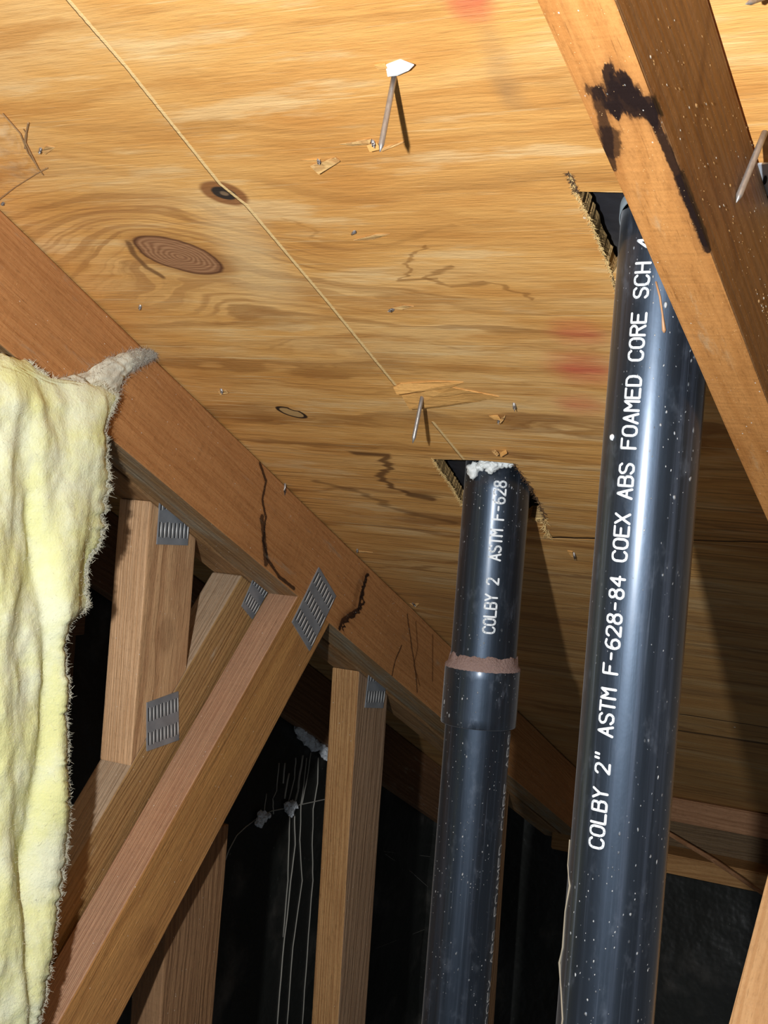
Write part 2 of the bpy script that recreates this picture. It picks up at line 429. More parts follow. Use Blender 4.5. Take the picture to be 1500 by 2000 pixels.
# ------------------------------------------------------------------ the roof deck with two cut openings
def rough_poly(pts, step, amp, amps=None):
    out = []
    for i, p in enumerate(pts):
        q = pts[(i + 1) % len(pts)]; n = max(1, int(math.dist(p, q) / step)); a_ = amps[i] if amps else amp
        for k in range(n):
            t = k / n; x, y = p[0] + (q[0] - p[0]) * t, p[1] + (q[1] - p[1]) * t
            if k: x += random.uniform(-a_, a_); y += random.uniform(-a_, a_)
            out.append((x, y))
    return out
def inside(p, poly):
    r = False; j = len(poly) - 1
    for i in range(len(poly)):
        a, b = poly[i], poly[j]
        if (a[1] > p[1]) != (b[1] > p[1]) and p[0] < (b[0] - a[0]) * (p[1] - a[1]) / (b[1] - a[1]) + a[0]: r = not r
        j = i
    return r
H2 = rough_poly([uv(845, 897), uv(935, 899), uv(1003, 905), uv(1042, 960), uv(1063, 1012), uv(1036, 1010), uv(1000, 1040), uv(925, 1020), uv(903, 986)], 0.003, 0.0006,
                [.0002, .0003, .0004, .0008, .0006, .0006, .0004, .0003, .0007])
H1 = rough_poly([uv(1127, 374), uv(1210, 376), uv(1330, 380), uv(1440, 560), uv(1330, 560), uv(1212, 512), uv(1202, 526), uv(1196, 534)], 0.003, 0.0007,
                [.0001, .0002, .0003, .0003, .0003, .0006, .0006, .0009])
KERF = rough_poly([uv(1194, 526), uv(1204, 555), uv(1214, 590), uv(1211, 594), uv(1198, 560)], 0.003, 0.0003)
OUT = [(-1.135, -0.5), (0.75, -0.5), (0.75, 2.5), (-1.135, 2.5)]
TH = 0.0125
def deck():
    loops = [OUT, H2, H1]
    V, E_ = [], []
    for L in loops:
        s0 = len(V); V += [Vector(p) for p in L]; E_ += [(s0 + i, s0 + (i + 1) % len(L)) for i in range(len(L))]
    vo, eo, fo, *_ = delaunay_2d_cdt(V, E_, [], 1, 1e-7)
    bm = bmesh.new(); bv = [bm.verts.new((p.x, p.y, 0)) for p in vo]
    for f in fo:
        c = sum((vo[i] for i in f), Vector((0, 0))) / len(f)
        if inside(c, H2) or inside(c, H1) or not inside(c, OUT): continue
        bm.faces.new([bv[i] for i in f])
    for v_ in [v_ for v_ in bm.verts if not v_.link_faces]: bm.verts.remove(v_)
    bot = list(bm.faces)
    ret = bmesh.ops.duplicate(bm, geom=bot + list(bm.edges) + list(bm.verts))
    mp = ret['vert_map']
    top = [g for g in ret['geom'] if isinstance(g, bmesh.types.BMVert)]
    bl = [e for e in bm.edges if len(e.link_faces) == 1 and e.verts[0] not in set(top)]
    pairs = [(e.verts[0], e.verts[1]) for e in bl]
    for v_ in top: v_.co.z = TH
    for a, b in pairs:
        f = bm.faces.new((a, b, mp[b], mp[a])); f.material_index = 1
    return bm_obj('ceiling', bm, [M_DECK, M_EDGE], None, ROOFM)
ceil = deck(); tag(ceil, 'sloped plywood roof sheathing with knots and two sawn pipe openings', None, None, 'structure')
def felt():
    bm = bmesh.new(); nx, ny = 120, 150
    u0, u1, v0, v1 = -0.68, -0.12, 0.48, 1.25
    g = [[bm.verts.new((u0 + (u1 - u0) * i / nx, v0 + (v1 - v0) * j / ny,
          TH + 0.006 + 0.004 * noise.noise(Vector((i * 0.11, j * 0.11, 0))) + 0.003 * abs(noise.noise(Vector((i * 0.22, j * 0.05, 5)))))) for j in range(ny + 1)] for i in range(nx + 1)]
    for i in range(nx):
        for j in range(ny): bm.faces.new((g[i][j], g[i][j + 1], g[i + 1][j + 1], g[i + 1][j]))
    o = bm_obj('roofing_felt', bm, M_FELT, ceil, None, True)
    o.modifiers.new('t', 'SOLIDIFY').thickness = -0.002
    o['label'] = 'black roofing felt above the openings'
felt()

# splintered saw kerf marks and torn fibres round the openings (parts of the deck)
M_SPL = timber('splinter_wood', (0.78, 0.50, 0.20), (0.45, 0.22, 0.07), (0.01, 0.01), 2000, 3.0)
M_SPL2 = timber('fresh_veneer', (0.80, 0.44, 0.14), (0.62, 0.30, 0.08), (0.05, 0.05), 900, 4.0)
M_FRAY = simple('frayed_fibre', (0.66, 0.46, 0.19), 0.9)
M_DARKG = simple('kerf_shadow_wood', (0.09, 0.05, 0.025), 0.95)
def fibres(name, pts, n, ln, rad, mat, spread=1.0, parent=None, side=0.0, label=None, down=0.7):
    """short fibres standing off a line in roof coordinates"""
    bm = bmesh.new()
    P = [uv(*q) for q in pts]
    for k in range(n):
        t = random.random() * (len(P) - 1); i = min(int(t), len(P) - 2); f = t - i
        u_ = P[i][0] + (P[i + 1][0] - P[i][0]) * f + random.gauss(0, rad * 2) ; v_ = P[i][1] + (P[i + 1][1] - P[i][1]) * f
        d = Vector((random.uniform(-1, 1) * spread + side, random.uniform(-1, 1) * 0.7, -random.random() * down)).normalized()
        L = ln * random.uniform(0.3, 1.0)
        a = Vector((u_, v_, random.uniform(-0.0002, 0.0)))
        b = a + d * L * 0.6; c_ = b + (d + Vector((random.uniform(-1, 1), random.uniform(-1, 1), 0)) * 0.5) * L * 0.4
        w = rad * random.uniform(0.5, 1.3)
        tube_bm(bm, [a, b, c_], [w, w * 0.8, w * 0.2], 3, True)
    o = bm_obj(name, bm, mat, parent or ceil, None if parent is None else ROOFM); o['kind'] = 'stuff'
    if label: o['label'] = label
    return o
fibres('torn_fibre', [(1112, 338), (1125, 378), (1150, 425), (1175, 485), (1198, 545), (1213, 592)], 700, 0.0030, 0.00022, M_FRAY, label='pale frayed fibres along the sawn edge')
fibres('torn_fibre', [(1110, 336), (1127, 376)], 130, 0.0035, 0.00025, M_DARKG)
fibres('torn_fibre', [(843, 894), (875, 940), (903, 986)], 380, 0.0036, 0.00028, M_FRAY)
fibres('torn_fibre', [(1003, 905), (1042, 960), (1066, 1012)], 160, 0.0045, 0.0004, M_DARKG)
fibres('torn_fibre', [(1036, 1012), (1063, 1012), (1070, 1048)], 160, 0.007, 0.0005, M_FRAY)
bm = bmesh.new()                                                     # kerf tail cut past the large opening
for pts in ([uv(1110, 333), uv(1117, 350), uv(1130, 374), uv(1126, 376), uv(1113, 354)], KERF):
    L0 = [bm.verts.new((p[0], p[1], -0.0004)) for p in pts]; L1 = [bm.verts.new((p[0], p[1], 0.0006)) for p in pts]
    bm.faces.new(L0); bm.faces.new(L1)
    for i in range(len(pts)): bm.faces.new((L0[i], L0[(i + 1) % len(pts)], L1[(i + 1) % len(pts)], L1[i]))
bm_obj('saw_kerf', bm, M_DARKG, ceil)

# ------------------------------------------------------------------ walls behind the trusses
def sheet(name, f, nx, ny, mat, label, kind='structure'):
    bm = bmesh.new(); g = [[bm.verts.new(f(i / nx, j / ny)) for j in range(ny + 1)] for i in range(nx + 1)]
    for i in range(nx):
        for j in range(ny): bm.faces.new((g[i][j], g[i + 1][j], g[i + 1][j + 1], g[i][j + 1]))
    o = bm_obj(name, bm, mat, None, None, True)
    o.modifiers.new('t', 'SOLIDIFY').thickness = 0.003
    return tag(o, label, None, None, kind)
def roofz(y): return (RH - NR.y * y) / NR.z
XW = -1.124
def wl(s, t):
    y = 0.3 + 2.1 * s; z = roofz(y) - 0.001 - t * (1.5)
    return Vector((XW + 0.004 * noise.noise(Vector((y * 4, z * 5, 1))) + 0.005 * noise.noise(Vector((y * 9, z * 11, 2))), y, z))
sheet('wall_left', wl, 90, 70, M_PAPER, 'black building paper stapled behind the end truss')
YB = 2.20
def wb(s, t):
    x = -1.14 + 1.9 * s; z = -0.50 - t * 1.0
    return Vector((x, YB + 0.06 + 0.014 * noise.noise(Vector((x * 5, z * 6, 3))), z))
sheet('wall_back', wb, 80, 50, M_PAPER, 'dark wrinkled paper below the eave boards')

# eave boards
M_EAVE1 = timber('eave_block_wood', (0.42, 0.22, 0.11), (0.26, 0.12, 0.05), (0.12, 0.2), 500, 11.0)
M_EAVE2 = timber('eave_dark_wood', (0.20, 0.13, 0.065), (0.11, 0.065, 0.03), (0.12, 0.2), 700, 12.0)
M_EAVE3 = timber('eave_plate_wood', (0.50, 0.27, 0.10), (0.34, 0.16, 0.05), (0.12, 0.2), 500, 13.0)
def xboard(name, ya, yb, z0, z1, mat, label):
    """board running along the eave"""
    M = Matrix(((1, 0, 0, -0.07), (0, 1, 0, (ya + yb) / 2), (0, 0, 1, (z0 + z1) / 2), (0, 0, 0, 1)))
    bm = bmesh.new(); bmesh.ops.create_cube(bm, size=1.0)
    bmesh.ops.scale(bm, vec=(1.54, abs(yb - ya), abs(z1 - z0)), verts=bm.verts)
    bmesh.ops.bevel(bm, geom=list(bm.edges), offset=0.002, segments=2, affect='EDGES')
    return tag(bm_obj(name, bm, mat, None, M), label, None, None, 'structure')
zA0 = ony(1310, 1552, 2.14).z; zA1 = ony(1307, 1603, 2.14).z; zB1 = ony(1303, 1670, 2.19).z; zC0 = ony(1303, 1668, 2.13).z; zC1 = ony(1300, 1705, 2.13).z
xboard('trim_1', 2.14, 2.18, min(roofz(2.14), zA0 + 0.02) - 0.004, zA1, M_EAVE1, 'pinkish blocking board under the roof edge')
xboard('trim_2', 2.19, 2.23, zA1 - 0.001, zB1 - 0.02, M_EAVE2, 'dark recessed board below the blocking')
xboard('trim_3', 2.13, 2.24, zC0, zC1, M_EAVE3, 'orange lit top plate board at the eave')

# ------------------------------------------------------------------ trusses
def chord_pts(v0, v1, o0=0.0014, o1=0.089):
    P = [R(0, v0, -o0), R(0, v1, -o0), R(0, v1, -o1), R(0, v0, -o1)]
    return [(p.y, p.z) for p in P]
GD = (DN.y, DN.z)
def loc_in(M, P): return tuple(M.inverted() @ P)
def gmat(pts, x0, x1, g):
    gl = math.hypot(*g); gy, gz = g[0] / gl, g[1] / gl
    c = (sum(p[0] for p in pts) / len(pts), sum(p[1] for p in pts) / len(pts))
    return Matrix(((0, 0, 1, (x0 + x1) / 2), (gy, -gz, 0, c[0]), (gz, gy, 0, c[1]), (0, 0, 0, 1)))
def ext(a, b, t):                                                    # point on line a-b extended, at parameter t
    return (a[0] + (b[0] - a[0]) * t, a[1] + (b[1] - a[1]) * t)
M_PLATE = None
def plate_mats():
    m = Mat('galvanised_steel', 0.42, 0.5); m.b.inputs['Metallic'].default_value = 0.25
    a = m.noise(m.p, 60.0, 3.0); b = m.voro(m.p, 160.0)[1]
    m.color(m.mix(a, (0.16, 0.18, 0.20), (0.34, 0.36, 0.38))); m.rough(a * 0.35 + b * 0.15 + 0.22); m.bump(a, 0.0008, 0.3)
    return [m.mat, simple('punched_slot', (0.02, 0.018, 0.016), 0.9), simple('bright_tooth', (0.62, 0.62, 0.60), 0.35, 0.3)]
M_PLATE = plate_mats()
def plate(quad, X, rows, cols, parent, label=None, along=0):
    """pressed truss connector: quad of pixel corners (a,b,c,d) read on plane x=X; slots run along a-d; a-b is the width"""
    A, B, C_, D = [onx(*q, X) for q in quad]
    ex = (B - A); ey = (D - A)
    c = (A + B + C_ + D) / 4
    def P(s, t, h):
        top = A.lerp(B, s); bo = D.lerp(C_, s); p = top.lerp(bo, t); return Vector((X + h, p.y, p.z)) - c
    bm = bmesh.new(); T = 0.0011
    co = [(0, 0), (1, 0), (1, 1), (0, 1)]
    lo_ = [bm.verts.new(P(s, t, -0.0004)) for s, t in co]; hi_ = [bm.verts.new(P(s, t, T)) for s, t in co]
    bm.faces.new(hi_); bm.faces.new(lo_)
    for i in range(4): bm.faces.new((lo_[i], lo_[(i + 1) % 4], hi_[(i + 1) % 4], hi_[i]))
    w = 1.0 / cols
    for r_ in range(rows):
        t0 = (r_ + 0.22) / rows; t1 = (r_ + 0.78) / rows
        if rows == 2: t0, t1 = ((0.12, 0.40), (0.62, 0.88))[r_]
        for k in range(cols):
            s0 = (k + 0.22) * w; s1 = (k + 0.52) * w; s2 = (k + 0.80) * w; sh = random.uniform(-0.01, 0.01)
            q = [bm.verts.new(P(a, b, T + 0.00015)) for a, b in ((s0, t0 + sh), (s1, t0 + sh), (s1, t1 + sh), (s0, t1 + sh))]
            f = bm.faces.new(q); f.material_index = 1
            n = 6                                                     # raised rolled lip beside the slot
            prof = [bm.verts.new(P(s1, t0 + (t1 - t0) * i / n + sh, T)) for i in range(n + 1)]
            mid = [bm.verts.new(P((s1 + s2) / 2, t0 + (t1 - t0) * i / n + sh, T + 0.0013 * math.sin(math.pi * (0.12 + 0.76 * i / n)))) for i in range(n + 1)]
            far = [bm.verts.new(P(s2, t0 + (t1 - t0) * i / n + sh, T)) for i in range(n + 1)]
            for i in range(n):
                for a, b in ((prof, mid), (mid, far)):
                    f = bm.faces.new((a[i], a[i + 1], b[i + 1], b[i])); f.material_index = 2 if a is prof else 0; f.smooth = True
    o = bm_obj('connector_plate', bm, M_PLATE, parent, Matrix.Translation(c))
    if label: o['label'] = label
    return o

# truss nearest the lens: its top chord crosses the upper right
X0a, X0b = -0.2412, -0.2085
t0 = thing('roof_truss', (-0.225, 1.0, R(0, 0.9).z - 0.09), 'nearest truss, speckled chord with a black burn-like stain crossing the upper right', 'roof truss', 'roof trusses')
cp = chord_pts(-0.35, 2.1); M0 = gmat(cp, X0a, X0b, GD)
def t0l(x, y, o=0.089): return loc_in(M0, on(x, y, o))
st0 = [([t0l(1187, 140), t0l(1190, 180), t0l(1200, 215)], 0.0022, 0.95, 2),
       ([t0l(1196, 205), t0l(1203, 214)], 0.0030, 0.95, 2), ([t0l(1158, 178), t0l(1180, 190)], 0.0022, 0.8, 2),
       ([t0l(1216, 172), t0l(1235, 200), t0l(1268, 222)], 0.0054, 0.97, 2), ([t0l(1225, 178), t0l(1280, 225)], 0.0036, 0.97, 2),
       ([t0l(1262, 195), t0l(1285, 250), t0l(1300, 285), t0l(1325, 345), t0l(1345, 390), t0l(1366, 440), t0l(1384, 490)], 0.0017, 0.95, 1),
       ([t0l(1330, 350), t0l(1352, 395), t0l(1384, 475)], 0.0028, 0.9, 1),
       ([t0l(1164, 175), t0l(1172, 210), t0l(1186, 262), t0l(1190, 300), t0l(1196, 330)], 0.0018, 0.85, 1), ([t0l(1190, 262), t0l(1196, 300)], 0.0032, 0.8, 1)]
def face0(x, y): return loc_in(M0, onx(x, y, X0b))
st0 += [([face0(1385, 20), face0(1370, 140), face0(1362, 250), face0(1380, 330), face0(1420, 430), face0(1440, 520)], 0.0035, 0.42, 0),
        ([face0(1330, 250), face0(1352, 340), face0(1400, 440)], 0.003, 0.40, 0)]
M_T0 = timber('near_chord_wood', (0.58, 0.26, 0.075), (0.40, 0.155, 0.035), (0.11, 0.04), 520, 1.0, 0.6, 0.006, 0.35, 0.10, st0, dustc=(0.5, 0.36, 0.2))
M_T0_SHADED = timber('near_chord_shaded_side', (0.30, 0.165, 0.070), (0.17, 0.085, 0.032), (0.13, 0.01), 420, 1.0, 0.7, 0.006, 0.5, 0.35, st0, dustc=(0.24, 0.15, 0.08))  # side face in grazing light: its shade is put into this darker colour
member('top_chord', cp, X0a, X0b, GD, M_T0_SHADED, t0, mat2=M_T0)
M_DEB = simple('resin_crumb', (0.40, 0.24, 0.10), 0.5); M_DEBW = simple('pale_crumb', (0.46, 0.42, 0.34), 0.5)
for mt_, nb, lab in ((M_DEB, 150, 'tan crumbs of resin and sawdust'), (M_DEBW, 60, 'pale crumbs')):
    bmd = bmesh.new()
    for k in range(nb):
        t_ = random.random() ** 0.8; py_ = 20 + 760 * t_; pa = 1225 + 0.375 * py_ + (0.06 * py_ if py_ > 400 else 0); px_ = pa + random.random() ** 1.2 * min(150, 1500 - pa)
        Pd = onx(px_, py_, X0b); rr = random.uniform(0.00022, 0.0006) * (1.8 if random.random() < 0.08 else 1)
        if NR.dot(Pd) > RH - 0.001: continue
        ret = bmesh.ops.create_icosphere(bmd, subdivisions=1, radius=rr)
        rt_ = random.uniform(0.8, 2.4)
        for v_ in ret['verts']: v_.co = Vector((v_.co.x * 0.7, v_.co.y * rt_, v_.co.z)) + Pd + DN * (v_.co.y * rt_ * 0.4)
    od = bm_obj('crumbs', bmd, mt_, t0); od['kind'] = 'stuff'; od['label'] = lab
X1a, X1b = -0.823, -0.785
TL = [yz(x, y, X1b) for x, y in ((585, 1160), (113, 2000))]; TR = [yz(x, y, X1b) for x, y in ((645, 1216), (228, 2000))]
wp = [ext(*TL, 0.0), ext(*TR, 0.0), ext(*TR, 1.35), ext(*TL, 1.4)]
M_W0 = timber('near_web_wood', (0.66, 0.40, 0.19), (0.48, 0.25, 0.10), (0.2, 0.1), 500, 21.0)
wq = [(a - 0.030, b) for a, b in wp]
wq[0] = (wq[0][0] + 0.0, wq[0][1]); o, _ = member('web', wq, X0a, X0b, (wp[0][0] - wp[3][0], wp[0][1] - wp[3][1]), M_W0, t0)
o['label'] = 'pale tan diagonal web'

# stained truss at the left
t1 = thing('roof_truss', (-0.804, 1.2, -0.3), 'left truss with water rings on its reddish chord and a broad diagonal web', 'roof truss', 'roof trusses')
cp = chord_pts(0.25, 2.2); M1 = gmat(cp, X1a, X1b, GD)
def f1(x, y): return loc_in(M1, onx(x, y, X1b))
st1 = [([f1(508, 905), f1(520, 940), f1(512, 975), f1(520, 1010), f1(514, 1055), f1(522, 1090), f1(545, 1125), f1(575, 1150)], 0.0012, 0.85, 1),
       ([f1(512, 1010), f1(516, 1060), f1(520, 1100)], 0.0024, 0.8, 1),
       ([f1(718, 1122), f1(708, 1150), f1(710, 1175), f1(698, 1198), f1(672, 1215), f1(672, 1230)], 0.0016, 0.95, 2),
       ([f1(716, 1124), f1(706, 1160), f1(700, 1190), f1(668, 1212), f1(664, 1226)], 0.0020, 0.95, 1),
       ([f1(712, 1120), f1(698, 1150), f1(690, 1190), f1(665, 1212)], 0.0050, 0.40, 0),
       ([f1(784, 1262), f1(772, 1290), f1(766, 1320)], 0.0009, 0.7, 1),
       ([f1(795, 1200), f1(810, 1300), f1(815, 1350)], 0.0009, 0.65, 1), ([f1(812, 1215), f1(816, 1265), f1(808, 1300), f1(820, 1340)], 0.0008, 0.6, 1),
       ([f1(845, 1240), f1(845, 1330)], 0.0010, 0.6, 1)]
M_T1 = timber('stained_chord_wood', (0.50, 0.235, 0.085), (0.36, 0.150, 0.048), (0.16, 0.09), 260, 2.0, 0.45, 0.010, 0.35, 0.12, st1, dustc=(0.32, 0.27, 0.19))
M_T1E = timber('dusty_chord_edge', (0.34, 0.20, 0.085), (0.22, 0.12, 0.05), (0.14, 0.2), 500, 3.0, 0.6, 0.006, 0.9, 0.75, dustc=(0.30, 0.29, 0.22))
member('top_chord', cp, X1a, X1b, GD, M_T1, t1, mat2=M_T1E)
M_W1 = timber('diagonal_web_wood', (0.52, 0.265, 0.085), (0.34, 0.150, 0.045), (-0.02, -0.085), 420, 5.0, 0.85, 0.006, 0.25, 0.0, (), grey=0.10, knots=((-0.06, -0.018, 0.013),))
M_W1E = timber('web_edge_wood', (0.56, 0.32, 0.18), (0.40, 0.19, 0.10), (-0.01, -0.30), 1500, 6.0, 0.9, 0.003, 0.1, 0.0, (), grey=0.36)
member('web', wp, X1a, X1b, (wp[0][0] - wp[3][0], wp[0][1] - wp[3][1]), M_W1, t1, mat2=M_W1E)
plate([(622, 1108), (655, 1164), (604, 1271), (570, 1215)], X1b + 0.0002, 3, 8, t1, 'galvanised plate with three rows of punched teeth')

# twin truss right behind it, with the studs
X2a, X2b = -0.867, -0.829
t2 = thing('roof_truss', (-0.848, 1.3, -0.35), 'second truss tight behind the left one, carrying the upright studs', 'roof truss', 'roof trusses')
cp2 = chord_pts(0.25, 2.2)
M_T2 = timber('back_chord_wood', (0.36, 0.20, 0.085), (0.22, 0.11, 0.04), (0.14, 0.05), 420, 7.0, 0.7, 0.008, 0.5, 0.45, dustc=(0.27, 0.26, 0.20))
member('top_chord', cp2, X2a, X2b, GD, M_T2, t2)
def zc(y): return roofz(y) - 0.0895 / NR.z                              # underside of the chord
def upright(name, L_top, L_bot, R_top, R_bot, X0, X1, zend, mat, parent, ztop=None, mat2=None):
    a, b = yz(*L_top, X1), yz(*L_bot, X1); c_, d = yz(*R_top, X1), yz(*R_bot, X1)
    def at_z(p, q, z): t = (z - p[1]) / (q[1] - p[1]); return (p[0] + (q[0] - p[0]) * t, z)
    def at_ch(p, q):
        z = p[1]
        for _ in range(20):
            y = at_z(p, q, z)[0]; z = zc(y)
        return at_z(p, q, z)
    if ztop is None: ta, tc_ = at_ch(a, b), at_ch(c_, d)
    else: ta, tc_ = at_z(a, b, ztop), at_z(c_, d, ztop)
    pts = [ta, tc_, at_z(c_, d, zend), at_z(a, b, zend)]
    return member(name, pts, X0, X1, (0.02, 1), mat, parent, mat2=mat2)[0]
# short upright resting on the second diagonal
LL = [yz(*q, X2b) for q in ((293, 1000), (256, 1480))]; LR = [yz(*q, X2b) for q in ((382, 1067), (366, 1290))]
lt = LL[0]; 
def zline(p, q, z): t = (z - p[1]) / (q[1] - p[1]); return (p[0] + (q[0] - p[0]) * t, z)
def top_on(p, q):
    z = p[1]
    for _ in range(20): z = zc(zline(p, q, z)[0])
    return zline(p, q, z)
c0, c1 = yz(365, 1308, X2b), yz(255, 1497, X2b)
L_pts = [top_on(*LL), top_on(*LR), c0, c1]
M_LE = timber('short_web_edge', (0.74, 0.46, 0.25), (0.54, 0.29, 0.13), (-0.01, -0.4), 1300, 10.0, 0.8, 0.004, 0.1)
M_L = timber('short_web_wood', (0.60, 0.37, 0.19), (0.40, 0.21, 0.10), (-0.035, -0.05), 330, 9.0, 0.8, 0.012, 0.15, 0.0, (), knots=((-0.015, -0.002, 0.014),))
o, _ = member('web', L_pts, X2a, X2b, (0.03, 1), M_L, t2, mat2=M_LE); o['label'] = 'short pale upright web with wavy grain'
# second diagonal
DL = [c0, c1]
dv = Vector((c1[0] - c0[0], c1[1] - c0[1])).normalized(); pn = Vector((-dv.y, dv.x)); 
if pn.x < 0: pn = -pn
WD = 0.072
a0 = Vector(c0) - dv * 0.22; 
ytop = a0
def on_ch(p):                                                           # slide a point along the web to the chord's underside
    p = Vector(p)
    for _ in range(30):
        p = p + dv * ((p.y - zc(p.x)) / max(1e-6, (-dv.y - math.tan(SLOPE) * dv.x))) if False else p
        f = p.y - zc(p.x); df = dv.y + math.tan(SLOPE) * dv.x
        p = p - dv * (f / df)
    return (p.x, p.y)
w2 = [on_ch(c0), on_ch(Vector(c0) + pn * WD), tuple(Vector(c1) + pn * WD + dv * 0.5), tuple(Vector(c1) + dv * 0.5)]
M_W2 = timber('second_web_wood', (0.46, 0.27, 0.10), (0.28, 0.14, 0.045), (-0.075, 0.015), 600, 15.0, 0.7, 0.006, 0.3, 0.1, (), grey=0.16)
M_W2E = timber('second_web_edge', (0.50, 0.36, 0.23), (0.36, 0.22, 0.12), (-0.01, -0.4), 700, 16.0, 0.6, 0.004, 0.1, 0.0, (), grey=0.35)
o, _ = member('web', w2, X2a, X2b, (-dv.x, -dv.y), M_W2, t2, mat2=M_W2E); o['label'] = 'golden brown diagonal web behind the broad one'
M_S1 = timber('stud_wood', (0.42, 0.27, 0.16), (0.29, 0.165, 0.085), (-0.065, -0.06), 560, 17.0, 0.7, 0.004, 0.15, 0.0, (), grey=0.2)
M_S1E = timber('stud_edge_wood', (0.62, 0.35, 0.14), (0.36, 0.16, 0.05), (-0.01, -0.4), 1300, 18.0, 1.0, 0.003, 0.1, 0.0, (), grey=0.08)
M_S2 = timber('far_stud_wood', (0.34, 0.19, 0.09), (0.20, 0.10, 0.045), (-0.10, 0.02), 420, 19.0, 0.85, 0.012, 0.15, 0.0, (), grey=0.1)
upright('stud', (701, 1320), (660, 2000), (757, 1360), (714, 2000), X2a, X2b, -1.05, M_S1, t2, mat2=M_S1E)
upright('stud', (332, 1700), (313, 2000), (447, 1607), (415, 2000), X2a, X2b, -1.0, M_S2, t2, ztop=-0.36)
upright('stud', (935, 1567), (907, 2000), (993, 1567), (965, 2000), X2a, X2b, -1.1, M_S2, t2)
plate([(504, 1108), (529, 1143), (492, 1209), (471, 1184)], X2b + 0.0002, 2, 6, t2)
plate([(313, 950), (374, 951), (365, 1065), (305, 1063)], X2b + 0.0002, 2, 8, t2)
plate([(286, 1372), (347, 1350), (348, 1445), (286, 1467)], X2b + 0.0002, 2, 9, t2)
plate([(722, 1296), (758, 1297), (747, 1383), (712, 1382)], X2b + 0.0002, 2, 7, t2)

# end truss against the black paper
X3a, X3b = -1.117, -1.100
t3 = thing('roof_truss', (-1.119, 1.4, -0.3), 'dim end truss in shadow against the black paper', 'roof truss', 'roof trusses')
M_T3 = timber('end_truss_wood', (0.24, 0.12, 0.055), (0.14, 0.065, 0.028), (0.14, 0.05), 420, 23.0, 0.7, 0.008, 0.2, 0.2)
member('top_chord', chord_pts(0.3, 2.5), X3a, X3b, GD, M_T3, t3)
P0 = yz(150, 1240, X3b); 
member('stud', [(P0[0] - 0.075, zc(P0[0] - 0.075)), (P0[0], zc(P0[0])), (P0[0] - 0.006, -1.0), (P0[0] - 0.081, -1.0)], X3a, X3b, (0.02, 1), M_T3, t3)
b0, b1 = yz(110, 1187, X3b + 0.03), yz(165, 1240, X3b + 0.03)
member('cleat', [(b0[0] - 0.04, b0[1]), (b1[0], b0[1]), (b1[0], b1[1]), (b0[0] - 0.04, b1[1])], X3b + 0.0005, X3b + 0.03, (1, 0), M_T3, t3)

# ------------------------------------------------------------------ pipes
def pipe_material(name, seed, dusty=1.0):
    m = Mat(name, 0.45, 0.9)
    m.b.inputs['Coat Weight'].default_value = 0.5; m.b.inputs['Coat Roughness'].default_value = 0.24; m.b.inputs['Coat Tint'].default_value = (0.8, 0.9, 1.0, 1)
    s1 = m.noise(m.v(m.x * 140 + seed, m.y * 140, m.z * 2.2), 1.0, 4.0, 0.65)
    s2 = m.noise(m.v(m.x * 60, m.y * 60 + seed, m.z * 30), 1.0, 4.0, 0.7)
    c = m.mix(s1.step(0.45, 0.8) * 0.5, (0.009, 0.010, 0.012), (0.070, 0.080, 0.105))
    c = m.mix(s2.step(0.54, 0.80) * 0.45 * dusty, c, (0.12, 0.13, 0.15))
    s3 = m.noise(m.v(m.x * 330 + seed, m.y * 330, m.z * 5), 1.0, 3.0, 0.7)
    c = m.mix(s3.step(0.60, 0.75) * 0.30, c, (0.14, 0.16, 0.20))
    mask = m.noise(m.v(m.x * 25 + seed, m.y * 25, m.z * 10), 1.0, 2.0).step(0.42, 0.68)
    sp = None
    for sc_, th in ((800.0, 0.945), (430.0, 0.965), (230.0, 0.982)):
        d, cr = m.voro(m.v(m.x + seed + s2 * 0.004, m.y + s2 * 0.003, m.z * 0.6 + s2 * 0.006), sc_)
        f = d.step(0.33, 0.18) * cr.step(th, th + 0.01); sp = f if sp is None else sp.max(f)
    sp = sp * mask * dusty
    c = m.mix(sp, c, (0.62, 0.60, 0.56))
    m.color(c); m.rough(s1 * 0.22 + s2 * 0.14 + sp * 0.3 + 0.28)
    m.b.inputs['Specular Tint'].default_value = (0.55, 0.74, 1.0, 1)
    m.b.inputs['Sheen Weight'].default_value = 0.08 * dusty; m.b.inputs['Sheen Roughness'].default_value = 0.4
    m.bump(s2 * 0.4 + sp * 2.0, 0.0008, 0.5); m.bump(s1, 0.0006, 0.25); return m.mat
M_P1 = pipe_material('black_abs_dusty', 3.0, 1.15); M_P2 = pipe_material('black_abs', 8.0, 1.0); M_PC = pipe_material('dusty_coupling', 5.0, 2.4)
M_INK = simple('white_print', (0.82, 0.86, 0.88), 0.5)
M_DUST = None
def dust_mat():
    m = Mat('pink_brown_dust', 0.95, 0.05); n = m.noise(m.p, 500.0, 4.0, 0.7)
    m.color(m.mix(n, (0.21, 0.14, 0.13), (0.40, 0.29, 0.25))); m.bump(n, 0.002, 0.9); return m.mat
M_DUST = dust_mat()
